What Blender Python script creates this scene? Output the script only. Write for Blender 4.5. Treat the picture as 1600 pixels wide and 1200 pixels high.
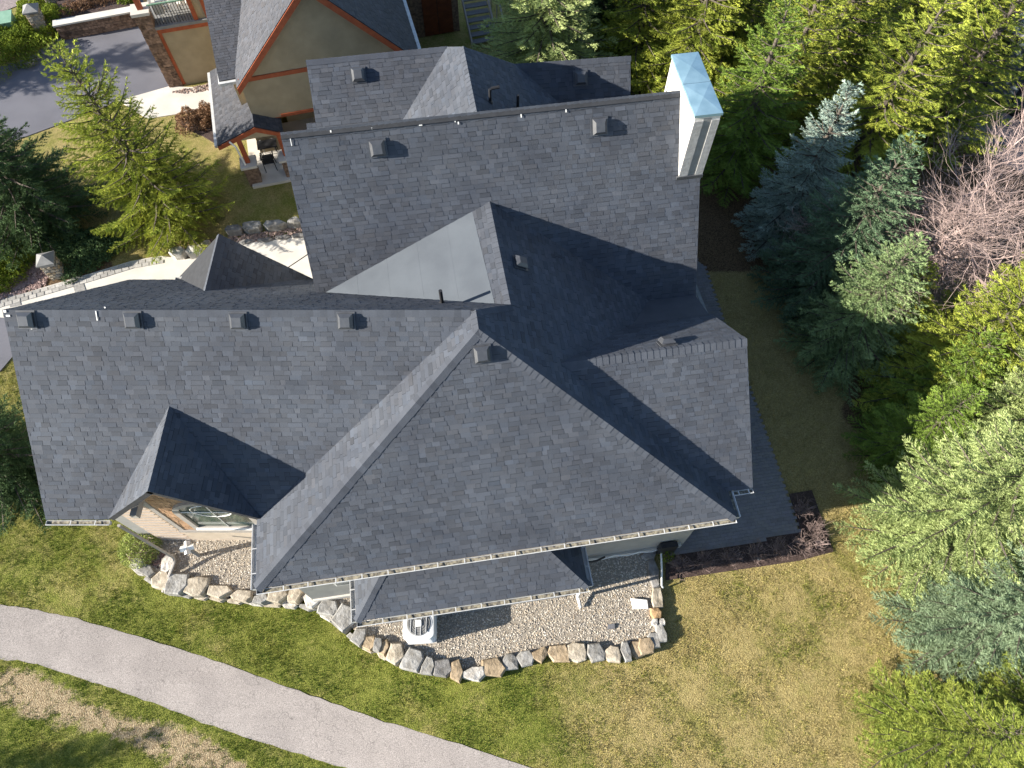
import bpy, math, random
import numpy as np
from mathutils import Vector, Matrix
rng = np.random.default_rng(7); random.seed(7)
scene = bpy.context.scene; C = scene.collection
for o in list(bpy.data.objects): bpy.data.objects.remove(o)

# ---------------------------------------------------------------- camera, sky, sun, exposure
CAM_H = 21.0; PITCH = math.radians(28.0); FPX = 1110.0
cam = bpy.data.objects.new('camera', bpy.data.cameras.new('camera')); C.objects.link(cam)
cam.location = (0, 0, CAM_H); cam.rotation_euler = (PITCH, 0, 0)
cam.data.sensor_width = 36; cam.data.lens = 36 * FPX / 1600; cam.data.clip_end = 2000
scene.camera = cam
SUN_DIR = Vector((0.907, 0.226, -0.355)).normalized()          # the way the light travels
elev = math.asin(-SUN_DIR.z)
world = bpy.data.worlds.new('World'); scene.world = world; world.use_nodes = True
nt = world.node_tree; sky = nt.nodes.new('ShaderNodeTexSky'); sky.sky_type = 'NISHITA'; sky.sun_disc = False
sky.sun_elevation = elev; sky.sun_rotation = math.atan2(-SUN_DIR.x, -SUN_DIR.y); sky.altitude = 900; sky.air_density = 1.0; sky.dust_density = 0.6
nt.links.new(sky.outputs[0], nt.nodes['Background'].inputs[0]); nt.nodes['Background'].inputs[1].default_value = 0.084
sun = bpy.data.objects.new('sun', bpy.data.lights.new('sun', 'SUN')); C.objects.link(sun)
sun.data.energy = 5.0; sun.data.angle = math.radians(0.53); sun.data.color = (1.0, 0.93, 0.82)
sun.rotation_euler = SUN_DIR.to_track_quat('-Z', 'Y').to_euler(); sun.location = (-30, -8, 30)
scene.view_settings.view_transform = 'Standard'; scene.view_settings.look = 'None'
scene.view_settings.exposure = 1.62; scene.view_settings.gamma = 1.0; scene.view_settings.use_curve_mapping = False
scene.render.engine = 'CYCLES'

# ---------------------------------------------------------------- helpers: surveying
cP, sP = math.cos(PITCH), math.sin(PITCH)
V3 = lambda *a: np.array(a, float)
EYE = V3(0, 0, CAM_H)
def ray(px, py):
    u = (px - 800) / FPX; v = (600 - py) / FPX
    return V3(u, v * cP + sP, v * sP - cP)
def atz(px, py, z=0.0):
    d = ray(px, py); return EYE + d * ((z - CAM_H) / d[2])
def onpl(px, py, pl):
    d = ray(px, py); return EYE + d * (np.dot(pl[0] - EYE, pl[1]) / np.dot(d, pl[1]))
def proj(p):
    p = np.asarray(p, float) - EYE
    z = p[..., 1] * sP - p[..., 2] * cP; y = p[..., 1] * cP + p[..., 2] * sP
    return np.stack([800 + FPX * p[..., 0] / z, 600 - FPX * y / z], -1)
def unit(v): v = np.asarray(v, float); return v / np.linalg.norm(v)
def plane(p, a, b):
    n = unit(np.cross(a, b)); return (np.asarray(p, float), n if n[2] > 0 else -n)
def meet(a, b, c):
    return np.linalg.solve(np.array([a[1], b[1], c[1]]), np.array([a[1] @ a[0], b[1] @ b[0], c[1] @ c[0]]))
def horiz(z): return (V3(0, 0, z), V3(0, 0, 1))
def above(p, pl): return (np.asarray(p) - pl[0]) @ pl[1]
def sstep(t): t = np.clip(t, 0, 1); return t * t * (3 - 2 * t)
def vnoise(x, y, s, seed=0):
    x = np.asarray(x, float) / s + seed * 17.3; y = np.asarray(y, float) / s - seed * 9.1; xi = np.floor(x); yi = np.floor(y); fx = sstep(x - xi); fy = sstep(y - yi)
    hsh = lambda a, b: np.modf(np.abs(np.sin(a * 127.1 + b * 311.7 + seed * 74.7) * 43758.5453))[0]
    return (hsh(xi, yi) * (1 - fx) + hsh(xi + 1, yi) * fx) * (1 - fy) + (hsh(xi, yi + 1) * (1 - fx) + hsh(xi + 1, yi + 1) * fx) * fy
def terrain(x, y):
    x = np.asarray(x, float); y = np.asarray(y, float)
    return -0.06 - 0.30 * sstep((1 - x) / 7) * sstep((5.4 - y) / 1.6) - 0.22 * sstep((3.4 - y) / 4)
def att(px, py):
    z = 0.0
    for _ in range(6):
        p = atz(px, py, z); z = float(terrain(p[0], p[1]))
    return V3(p[0], p[1], z)
def inpoly(P, x, y):
    x = np.asarray(x); y = np.asarray(y); r = np.zeros(x.shape, bool); n = len(P); j = n - 1
    for i in range(n):
        xi, yi = P[i][0], P[i][1]; xj, yj = P[j][0], P[j][1]
        r ^= ((yi > y) != (yj > y)) & (x < (xj - xi) * (y - yi) / (yj - yi + 1e-12) + xi); j = i
    return r

# ---------------------------------------------------------------- helpers: materials
def mat(name, col, col2=None, rough=0.85, scale=6.0, bump=0.0, bscale=60.0, metal=0.0, attr=None, spec=0.3, ramp=(0.35, 0.65), trans=0.0, detail=6, bdist=0.02):
    m = bpy.data.materials.new(name); m.use_nodes = True; t = m.node_tree; b = t.nodes['Principled BSDF']
    b.inputs['Roughness'].default_value = rough; b.inputs['Metallic'].default_value = metal; b.inputs['Specular IOR Level'].default_value = spec
    g = t.nodes.new('ShaderNodeNewGeometry'); col2 = col2 or tuple(c * 0.75 for c in col)
    n = t.nodes.new('ShaderNodeTexNoise'); n.inputs['Scale'].default_value = scale; n.inputs['Detail'].default_value = detail
    t.links.new(g.outputs['Position'], n.inputs['Vector'])
    r = t.nodes.new('ShaderNodeValToRGB'); r.color_ramp.elements[0].position = ramp[0]; r.color_ramp.elements[1].position = ramp[1]
    r.color_ramp.elements[0].color = (*col2, 1); r.color_ramp.elements[1].color = (*col, 1)
    t.links.new(n.outputs['Fac'], r.inputs['Fac']); out = r.outputs[0]
    if attr:      # each piece carries its own tint in the attribute
        a = t.nodes.new('ShaderNodeAttribute'); a.attribute_name = attr
        mx = t.nodes.new('ShaderNodeMix'); mx.data_type = 'RGBA'; mx.blend_type = 'MULTIPLY'; mx.inputs[0].default_value = 1.0
        t.links.new(out, mx.inputs[6]); t.links.new(a.outputs['Color'], mx.inputs[7]); out = mx.outputs[2]
    t.links.new(out, b.inputs['Base Color'])
    if bump:
        nb = t.nodes.new('ShaderNodeTexNoise'); nb.inputs['Scale'].default_value = bscale; nb.inputs['Detail'].default_value = 4
        t.links.new(g.outputs['Position'], nb.inputs['Vector'])
        bp = t.nodes.new('ShaderNodeBump'); bp.inputs['Strength'].default_value = bump; bp.inputs['Distance'].default_value = bdist
        t.links.new(nb.outputs['Fac'], bp.inputs['Height']); t.links.new(bp.outputs[0], b.inputs['Normal'])
    if trans:
        tr = t.nodes.new('ShaderNodeBsdfTranslucent'); ms = t.nodes.new('ShaderNodeMixShader'); ms.inputs[0].default_value = trans
        t.links.new(out, tr.inputs[0]); t.links.new(b.outputs[0], ms.inputs[1]); t.links.new(tr.outputs[0], ms.inputs[2])
        t.links.new(ms.outputs[0], t.nodes['Material Output'].inputs[0])
    return m
M = {}
M['shingle'] = mat('asphalt_shingle', (0.069, 0.077, 0.093), (0.053, 0.059, 0.073), 0.9, 0.8, 0.5, 130, attr='tint', spec=0.25, bdist=0.01)
M['deck'] = mat('roof_underlay', (0.035, 0.037, 0.042), None, 0.95)
M['membrane'] = mat('roll_roofing', (0.093, 0.106, 0.122), (0.077, 0.088, 0.103), 0.9, 1.2, 0.3, 180, spec=0.25, bdist=0.006)
M['nshingle'] = mat('neighbour_shingle', (0.072, 0.074, 0.084), (0.057, 0.059, 0.068), 0.9, 0.6, 0.4, 130, attr='tint', bdist=0.01)
M['gutter'] = mat('gutter_metal', (0.56, 0.56, 0.55), (0.46, 0.46, 0.45), 0.4, 9)
M['gutter_in'] = mat('gutter_debris', (0.30, 0.27, 0.20), (0.06, 0.055, 0.05), 0.95, 14)
M['vent'] = mat('vent_metal', (0.065, 0.068, 0.075), (0.05, 0.053, 0.06), 0.35, 8, spec=0.6)
M['black'] = mat('black_metal', (0.025, 0.025, 0.027), (0.018, 0.018, 0.02), 0.5, 8)
M['stucco'] = mat('chimney_board', (0.60, 0.585, 0.55), (0.52, 0.505, 0.475), 0.9, 5, 0.35, 70)
M['cboard'] = mat('shaded_board', (0.36, 0.355, 0.35), (0.27, 0.265, 0.26), 0.9, 12, 0.5, 60)  # chimney's south boards: shade of that side put into a darker grey
M['panel'] = mat('grey_board', (0.22, 0.22, 0.218), (0.18, 0.18, 0.178), 0.85, 5, 0.2, 90)
M['copper'] = mat('galvanised_cap', (0.30, 0.46, 0.54), (0.22, 0.36, 0.44), 0.38, 2.2, metal=0.45, spec=0.5, ramp=(0.4, 0.62))
M['wall'] = mat('grey_siding', (0.30, 0.295, 0.28), (0.26, 0.255, 0.245), 0.85, 3, 0.15, 60)
M['trim'] = mat('taupe_trim', (0.36, 0.33, 0.30), (0.30, 0.275, 0.25), 0.8, 6)
M['cedar'] = mat('cedar_shake', (0.42, 0.27, 0.165), (0.28, 0.17, 0.10), 0.85, 12, 0.5, 40)
M['white'] = mat('white_paint', (0.78, 0.77, 0.74), (0.70, 0.69, 0.66), 0.6, 8)
M['glass'] = mat('green_glass', (0.05, 0.085, 0.06), (0.03, 0.05, 0.04), 0.12, 3, spec=0.6)
M['dglass'] = mat('dark_glass', (0.10, 0.12, 0.13), (0.06, 0.075, 0.085), 0.15, 1.5, spec=0.6)
M['orange'] = mat('rust_orange_trim', (0.36, 0.095, 0.04), (0.28, 0.07, 0.03), 0.7, 5)
M['nstucco'] = mat('tan_stucco', (0.36, 0.295, 0.195), (0.30, 0.245, 0.16), 0.95, 2.2, 0.35, 40, detail=10)
M['nstone'] = mat('brown_ledge_stone', (0.27, 0.185, 0.135), (0.12, 0.08, 0.06), 0.9, 9, 0.6, 30, attr='tint')
M['concrete'] = mat('pale_concrete', (0.58, 0.545, 0.49), (0.50, 0.47, 0.42), 0.9, 1.6, 0.15, 90)
M['cobble'] = mat('grey_cobble', (0.29, 0.28, 0.265), (0.22, 0.212, 0.20), 0.9, 10, 0.3, 60, attr='tint')
M['asphalt'] = mat('dark_asphalt', (0.135, 0.135, 0.155), (0.115, 0.115, 0.133), 0.85, 0.8, 0.2, 160)
M['bark'] = mat('bark', (0.12, 0.10, 0.082), (0.065, 0.054, 0.044), 0.95, 14, 0.5, 40)
M['twig'] = mat('pinkish_twigs', (0.42, 0.32, 0.29), (0.27, 0.20, 0.185), 0.9, 3)
M['drytwig'] = mat('dormant_twigs', (0.25, 0.185, 0.165), (0.15, 0.11, 0.10), 0.9, 6)
M['mulch'] = mat('bark_mulch', (0.085, 0.058, 0.05), (0.04, 0.027, 0.024), 0.95, 22, 0.9, 45)
M['pebble'] = mat('pea_gravel', (0.50, 0.455, 0.385), (0.42, 0.38, 0.325), 0.85, 20, attr='tint')
M['riverrock'] = mat('river_rock', (0.34, 0.27, 0.24), (0.22, 0.17, 0.155), 0.85, 8, attr='tint')
M['bed'] = mat('gravel_fines', (0.30, 0.265, 0.215), (0.20, 0.175, 0.145), 0.95, 40)
M['stone'] = mat('quarried_stone', (0.86, 0.83, 0.79), (0.5, 0.465, 0.415), 0.85, 5.5, 0.7, 13, attr='tint', detail=9, bdist=0.03)
M['paver'] = mat('grey_pavers', (0.20, 0.192, 0.195), (0.175, 0.168, 0.17), 0.9, 3, 0.3, 90, attr='tint')
M['acwhite'] = mat('ac_paint', (0.62, 0.63, 0.64), (0.57, 0.58, 0.59), 0.4, 4)
M['acdark'] = mat('ac_grille', (0.17, 0.17, 0.18), (0.12, 0.12, 0.13), 0.6, 30)
M['wood'] = mat('grey_plank', (0.30, 0.31, 0.31), (0.24, 0.25, 0.25), 0.85, 7)
M['redwood'] = mat('redwood_door', (0.17, 0.05, 0.022), (0.11, 0.032, 0.015), 0.7, 4)
M['green'] = mat('green_enamel', (0.22, 0.36, 0.26), (0.18, 0.31, 0.22), 0.5, 4)
def foliage(name, a, b, trans=0.15): return mat(name, a, b, 0.8, 1.6, attr='tint', spec=0.08, trans=trans)
M['f_yellow'] = foliage('fir_yellow_green', (0.39, 0.42, 0.07), (0.20, 0.255, 0.042))
M['f_olive'] = foliage('fir_olive', (0.30, 0.335, 0.065), (0.145, 0.195, 0.038))
M['f_green'] = foliage('fir_green', (0.23, 0.32, 0.06), (0.125, 0.195, 0.036))
M['f_dark'] = foliage('spruce_dark', (0.095, 0.15, 0.06), (0.055, 0.095, 0.04))
M['f_blue'] = foliage('spruce_blue', (0.36, 0.44, 0.37), (0.22, 0.29, 0.245))
M['f_teal'] = foliage('spruce_teal', (0.15, 0.22, 0.125), (0.095, 0.15, 0.085))
M['f_pale'] = foliage('spruce_pale', (0.40, 0.46, 0.19), (0.26, 0.325, 0.125))
M['f_grey'] = foliage('spruce_grey_green', (0.27, 0.345, 0.21), (0.17, 0.235, 0.14))
M['f_sage'] = foliage('spruce_sage', (0.27, 0.35, 0.155), (0.165, 0.235, 0.105))
M['f_hedge'] = foliage('hedge_leaf', (0.21, 0.26, 0.03), (0.11, 0.155, 0.02))
M['f_brown'] = foliage('brown_leaf', (0.24, 0.145, 0.085), (0.15, 0.085, 0.05))
M['f_lime'] = foliage('lime_leaf', (0.34, 0.38, 0.12), (0.22, 0.27, 0.07))

# ---------------------------------------------------------------- helpers: objects
ORG = {}
def mk(name, verts, faces, m, parent=None, tint=None, smooth=False):
    me = bpy.data.meshes.new(name)
    if isinstance(faces, np.ndarray) and faces.ndim == 2:
        k = faces.shape[1]; nf = len(faces); verts = np.asarray(verts, np.float32)
        me.vertices.add(len(verts)); me.vertices.foreach_set('co', verts.ravel())
        me.loops.add(nf * k); me.loops.foreach_set('vertex_index', faces.ravel().astype(np.int32))
        me.polygons.add(nf); me.polygons.foreach_set('loop_start', np.arange(0, nf * k, k, dtype=np.int32))
        me.update(calc_edges=True); me.validate()
    else:
        me.from_pydata([tuple(map(float, v)) for v in verts], [], [tuple(int(i) for i in f) for f in faces])
    if tint is not None:
        tint = np.asarray(tint, np.float32)
        if tint.ndim == 1: tint = np.stack([tint] * 3, 1)
        a = me.color_attributes.new('tint', 'FLOAT_COLOR', 'POINT')
        a.data.foreach_set('color', np.concatenate([tint, np.ones((len(tint), 1), np.float32)], 1).ravel())
    if smooth: me.polygons.foreach_set('use_smooth', np.ones(len(me.polygons), bool))
    me.materials.append(M[m] if isinstance(m, str) else m)
    o = bpy.data.objects.new(name, me); C.objects.link(o)
    if parent is not None: par(o, parent)
    return o
def par(o, p):
    o.parent = p
    if p.name in ORG: o.matrix_parent_inverse = Matrix.Translation(-Vector(ORG[p.name]))
def tag(o, label, cat, group=None):
    o['label'] = label; o['category'] = cat
    if group: o['group'] = group
    return o
def thing(name, loc, label, cat, group=None):
    o = bpy.data.objects.new(name, None); C.objects.link(o); o.location = tuple(map(float, loc)); o.empty_display_size = 0.3
    ORG[o.name] = tuple(map(float, loc)); return tag(o, label, cat, group)
def struct(o): o['kind'] = 'structure'; return o
def stuff(o, label=None, cat=None):
    o['kind'] = 'stuff'
    if label: o['label'] = label; o['category'] = cat
    return o
class MB:
    def __init__(s): s.v = []; s.f = []; s.t = []
    def add(s, vs, fs, tint=(1, 1, 1)):
        b = len(s.v); s.v += [tuple(map(float, v)) for v in vs]; s.f += [tuple(i + b for i in f) for f in fs]; s.t += list(tint) if isinstance(tint, list) else [tint] * len(vs); return s
    def box(s, o, ex, ey, ez, tint=(1, 1, 1)):        # corner o and three edge vectors
        o, ex, ey, ez = (np.asarray(q, float) for q in (o, ex, ey, ez))
        vs = [o, o + ex, o + ex + ey, o + ey]; vs += [q + ez for q in vs]
        return s.add(vs, [(0, 3, 2, 1), (4, 5, 6, 7), (0, 1, 5, 4), (1, 2, 6, 5), (2, 3, 7, 6), (3, 0, 4, 7)], tint)
    def cbox(s, c, ex, ey, ez, tint=(1, 1, 1)):       # centred box
        ex, ey, ez = (np.asarray(q, float) for q in (ex, ey, ez)); return s.box(np.asarray(c, float) - (ex + ey + ez) / 2, ex, ey, ez, tint)
    def prism(s, pts, d, tint=(1, 1, 1)):
        n = len(pts); d = np.asarray(d, float); vs = [np.asarray(p, float) for p in pts]; vs += [p + d for p in vs]
        fs = [tuple(range(n))[::-1], tuple(range(n, 2 * n))] + [(i, (i + 1) % n, n + (i + 1) % n, n + i) for i in range(n)]
        return s.add(vs, fs, tint)
    def tube(s, path, r, sides=8, cap=True, tint=(1, 1, 1)):
        path = [np.asarray(p, float) for p in path]; rs = r if hasattr(r, '__len__') else [r] * len(path); vs = []; fs = []
        for i, p in enumerate(path):
            d = unit(path[min(i + 1, len(path) - 1)] - path[max(i - 1, 0)]); a = unit(np.cross(d, V3(0.3, 0.2, 1) if abs(d[2]) < 0.9 else V3(1, 0, 0))); b = np.cross(d, a)
            for k in range(sides):
                an = 2 * math.pi * k / sides; vs.append(p + rs[i] * (math.cos(an) * a + math.sin(an) * b))
        for i in range(len(path) - 1):
            for k in range(sides):
                fs.append((i * sides + k, i * sides + (k + 1) % sides, (i + 1) * sides + (k + 1) % sides, (i + 1) * sides + k))
        if cap: fs += [tuple(range(sides))[::-1], tuple(range((len(path) - 1) * sides, len(path) * sides))]
        return s.add(vs, fs, tint)
    def obj(s, name, m, parent=None, smooth=False): return mk(name, s.v, s.f, m, parent, np.array(s.t), smooth)
UP = V3(0, 0, 1)

# ---------------------------------------------------------------- helpers: shingled roof planes
def clip2(poly, cl):
    out = poly
    for i in range(len(cl)):
        a = cl[i]; b = cl[(i + 1) % len(cl)]; inp = out; out = []
        if not inp: return []
        side = [(b[0] - a[0]) * (p[1] - a[1]) - (b[1] - a[1]) * (p[0] - a[0]) for p in inp]
        for j in range(len(inp)):
            p, q = inp[j - 1], inp[j]; sp, sq = side[j - 1], side[j]
            if (sp >= 0) != (sq >= 0):
                t = sp / (sp - sq); out.append((p[0] + t * (q[0] - p[0]), p[1] + t * (q[1] - p[1])))
            if sq >= 0: out.append(q)
    return out
def shingles(face, udir, expo=0.116, cull=None, wmin=0.12, wmax=0.36, rise=1.0):
    """tabs that cover one convex roof face; each is (verts, faces, tint)"""
    face = [np.asarray(p, float) for p in face]; n = unit(np.cross(face[1] - face[0], face[2] - face[0]))
    if n[2] < 0: n = -n
    u = unit(np.asarray(udir, float) - n * (np.asarray(udir, float) @ n)); v = np.cross(n, u)
    if v[2] < 0: u = -u; v = -v
    o = min(face, key=lambda p: p[2]); c2 = [((p - o) @ u, (p - o) @ v) for p in face]
    ar = sum(c2[i - 1][0] * c2[i][1] - c2[i][0] * c2[i - 1][1] for i in range(len(c2)))
    if ar < 0: c2 = c2[::-1]
    u0, u1 = min(p[0] for p in c2), max(p[0] for p in c2); v0, v1 = min(p[1] for p in c2), max(p[1] for p in c2)
    tabs = []; L = expo + 0.03
    for k in range(int(math.floor(v0 / expo)) - 1, int(v1 / expo) + 1):
        vb = k * expo; uu = u0 - random.uniform(0, 0.3); hi = random.random() < 0.5
        while uu < u1:
            w = random.uniform(wmin, wmax) if hi else random.uniform(wmin, wmax * 0.8)
            j = random.uniform(-0.004, 0.004); hb = (0.0085 if hi else 0.003) * rise * random.uniform(0.8, 1.2)
            a, b = uu, uu + w - 0.003; sk = random.uniform(-0.006, 0.006) if hi else 0
            q = clip2([(a - sk, vb + j), (b + sk, vb + j), (b, vb + L), (a, vb + L)], c2); uu += w; hi = not hi
            if len(q) < 3: continue
            A = 0.5 * abs(sum(q[i - 1][0] * q[i][1] - q[i][0] * q[i - 1][1] for i in range(len(q))))
            if A < 0.0004: continue
            cen = o + u * (sum(p[0] for p in q) / len(q)) + v * (sum(p[1] for p in q) / len(q))
            if cull is not None and cull(cen): continue
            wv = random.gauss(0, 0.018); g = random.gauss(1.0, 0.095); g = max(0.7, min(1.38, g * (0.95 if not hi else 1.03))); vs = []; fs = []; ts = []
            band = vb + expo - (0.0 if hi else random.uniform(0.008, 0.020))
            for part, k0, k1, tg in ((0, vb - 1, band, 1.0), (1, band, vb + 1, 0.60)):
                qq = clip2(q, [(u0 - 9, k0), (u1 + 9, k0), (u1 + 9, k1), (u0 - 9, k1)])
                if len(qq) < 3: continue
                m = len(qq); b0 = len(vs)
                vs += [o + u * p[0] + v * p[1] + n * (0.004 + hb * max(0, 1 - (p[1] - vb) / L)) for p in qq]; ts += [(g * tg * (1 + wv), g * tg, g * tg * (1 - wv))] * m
                fs.append(tuple(range(b0, b0 + m)))
            m = len(q); b0 = len(vs)
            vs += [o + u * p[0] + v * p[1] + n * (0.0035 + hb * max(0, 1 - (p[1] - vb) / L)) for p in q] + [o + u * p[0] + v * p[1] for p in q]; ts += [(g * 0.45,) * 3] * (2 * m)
            fs += [(b0 + i, b0 + m + i, b0 + m + (i + 1) % m, b0 + (i + 1) % m) for i in range(m)]
            tabs.append((vs, fs, ts, A))
    return tabs
def caps(a, b, na, nb, step=0.16, half=0.15, lift=0.012):
    """ridge or hip caps from a (low) to b: folded pieces over the edge between two planes with normals na, nb"""
    a = np.asarray(a, float); b = np.asarray(b, float); d = unit(b - a); L = np.linalg.norm(b - a)
    sa = np.cross(d, na); sb = np.cross(d, nb)
    up = unit(na + nb)
    sa = unit(sa); sa = sa if (sa @ nb) < 0 else -sa; sb = unit(sb); sb = sb if (sb @ na) < 0 else -sb
    out = []; x = 0.0
    while x < L - 0.03:
        e = min(x + step + 0.04, L + 0.02); p = a + d * x; q = a + d * e; h0, h1 = 0.020 + random.uniform(0, 0.005), lift
        w = half * random.uniform(0.95, 1.05)
        top = [p + sa * w + na * h0, p + up * h0 * 1.25, p + sb * w + nb * h0, q + sb * w + nb * h1, q + up * h1 * 1.25, q + sa * w + na * h1]
        bot = [p + sa * w, p, p + sb * w, q + sb * w, q, q + sa * w]
        fs = [(0, 1, 4, 5), (1, 2, 3, 4), (0, 6, 7, 1), (1, 7, 8, 2), (2, 8, 9, 3), (5, 11, 6, 0)]
        g = max(0.8, min(1.2, random.gauss(1.0, 0.07)))
        out.append((top + bot, fs, (g, g, g), step * w)); x += step
    return out
def place_pieces(pieces, name, field, m, parent, limit=300):
    """the pieces that show largest become parts of their own, the rest one joined part"""
    def seen(pc):
        q = proj(np.array(pc[0])); 
        if q[:, 0].mean() < 0 or q[:, 0].mean() > 1600 or q[:, 1].mean() < 0 or q[:, 1].mean() > 1200: return 0
        s = 0.0
        for f in pc[1][:1]:
            pts = q[list(f)]; s += 0.5 * abs(np.dot(pts[:, 0], np.roll(pts[:, 1], 1)) - np.dot(pts[:, 1], np.roll(pts[:, 0], 1)))
        return s
    order = sorted(range(len(pieces)), key=lambda i: -seen(pieces[i])); own = set(order[:limit])
    rest = MB()
    for i, (v, f, t, A) in enumerate(pieces):
        if i in own: mk(name, v, f, m, parent, np.array(t if isinstance(t, list) else [t] * len(v)))
        else: rest.add(v, f, t)
    if rest.v: stuff(rest.obj(field, m, parent))

# ================================================================ ground
A0 = atz(400, 920, 3.88); B0 = atz(1150, 808, 3.88)
TH = math.atan2(B0[1] - A0[1], B0[0] - A0[0]); E_ = V3(math.cos(TH), math.sin(TH), 0); N_ = V3(-math.sin(TH), math.cos(TH), 0)
GRAVEL_PX = [(212, 872), (228, 890), (250, 905), (275, 915), (306, 918), (341, 925), (377, 929), (434, 931), (485, 937), (515, 950), (540, 968), (562, 994), (600, 1010), (645, 1031), (693, 1043), (740, 1050), (771, 1043), (820, 1029), (873, 1020), (932, 1019), (978, 1018), (1009, 1009), (1034, 988), (1030, 960), (1028, 930), (1021, 890), (1014, 855), (900, 850), (560, 860), (400, 800), (230, 815)]
GRAVEL = [atz(*p, 0)[:2] for p in GRAVEL_PX]
PATH_T = [(-260, 905), (-120, 924), (0, 945), (60, 953), (120, 967), (200, 990), (300, 1020), (400, 1055), (500, 1091), (600, 1127), (700, 1157), (830, 1199), (960, 1240), (1150, 1300)]
PATH_B = [(-260, 990), (-120, 1006), (0, 1028), (50, 1036), (110, 1055), (180, 1077), (250, 1103), (350, 1140), (440, 1170), (540, 1200), (640, 1232), (760, 1268), (880, 1310), (1050, 1370)]
pt = [att(*p) for p in PATH_T]; pb = [att(*p) for p in PATH_B]
PATHPOLY = [p[:2] for p in pt] + [p[:2] for p in pb[::-1]]
PATIO = [atz(*p, -0.02)[:2] for p in [(1040, 868), (1250, 834), (1210, 712), (1168, 600), (1120, 470), (1100, 415), (1082, 400), (1050, 470), (1000, 700)]]
BED = [atz(*p, -0.05)[:2] for p in [(1040, 864), (1250, 832), (1233, 772), (1268, 766), (1302, 862), (1250, 876), (1040, 907)]]
HOUSE = [(-11.2, 5.9), (-6.2, 5.9), (-5.3, 4.1), (5.2, 5.8), (5.5, 6.4), (4.7, 17), (-6, 16), (-11.2, 12.4)]
SLAB_FRONT = [atz(*p, -0.03)[:2] for p in [(-60, 490), (0, 470), (75, 447), (150, 425), (205, 408), (250, 400), (290, 405), (330, 400), (375, 382), (480, 366), (500, 480), (0, 560), (-60, 560)]]
NDRIVE = [atz(*p, -0.03)[:2] for p in [(-80, 230), (0, 205), (90, 185), (185, 158), (265, 137), (262, 20), (215, 42), (100, 55), (40, 92), (0, 104), (-80, 130)]]
SIDEWALK = [atz(*p, -0.02)[:2] for p in [(185, 157), (263, 135), (342, 137), (345, 168), (230, 185)]]
MULCHN = [atz(*p, -0.04)[:2] for p in [(275, 185), (318, 173), (342, 175), (342, 225), (310, 205), (280, 195)]]

def ground_attrs(x, y):
    z = terrain(x, y); p = proj(np.stack([x, y, z], -1)); px, py = p[..., 0], p[..., 1]
    nz = lambda s, q: np.sin(x * s + q) * np.cos(y * s * 1.13 + q * 2.1) + 0.5 * np.sin(x * s * 2.3 + y * s * 1.7 + q)
    dry = sstep((x + 1.0) / 5.0) * 0.62 + 0.30 * sstep((y - 8) / 6) + 0.11 * nz(1.3, 0.7) + 0.07 * nz(3.1, 1.9)
    dry = dry + 0.45 * sstep((x - 4.8) / 1.5) * sstep((y - 5.5) / 2) + 0.18 * sstep((-9 - x) / 4) * sstep((y - 2.5) / 2) + 0.05
    # beds of bark and needles under the conifers on the east and north sides
    wob = 0.35 * np.sin(y * 1.1) + 0.22 * np.sin(y * 2.9 + 1)
    mul = sstep((x - (10.9 + 0.09 * (13 - y) ** 2 * (y > 13) * 0.4 + wob + 1.7 * sstep((11 - y) / 6))) / 0.7)
    mul = np.maximum(mul, sstep((y - 17.5 - 0.3 * np.sin(x)) / 0.8) * sstep((x - 1) / 2))
    mul = np.maximum(mul, sstep((y - 15.6) / 0.5) * sstep((x - 5.6) / 0.6))
    mul = np.maximum(mul, sstep((x - 0.2) / 1) * sstep((y - 21) / 1))
    mul = np.maximum(mul, sstep((1.15 - np.hypot((x + 16.2) / 1.5, y - 15.9)) / 0.25))
    # worn bare soil beside the path, lower left
    d = (py - (1040 + 0.30 * np.clip(px, 0, 700) + 0.00018 * px ** 2)) / 26.0
    dirt = (0.6 + 0.8 * vnoise(x, y, .55, 3)) * (0.5 + vnoise(x, y, .18, 4)) * np.exp(-((d - 1.3) / (1.1 + 0.35 * np.sin(px / 37.))) ** 2) * (px < 640) * (py > 1000)
    return np.clip(dry, 0, 1), np.clip(mul, 0, 1), np.clip(dirt, 0, 1)

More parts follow.
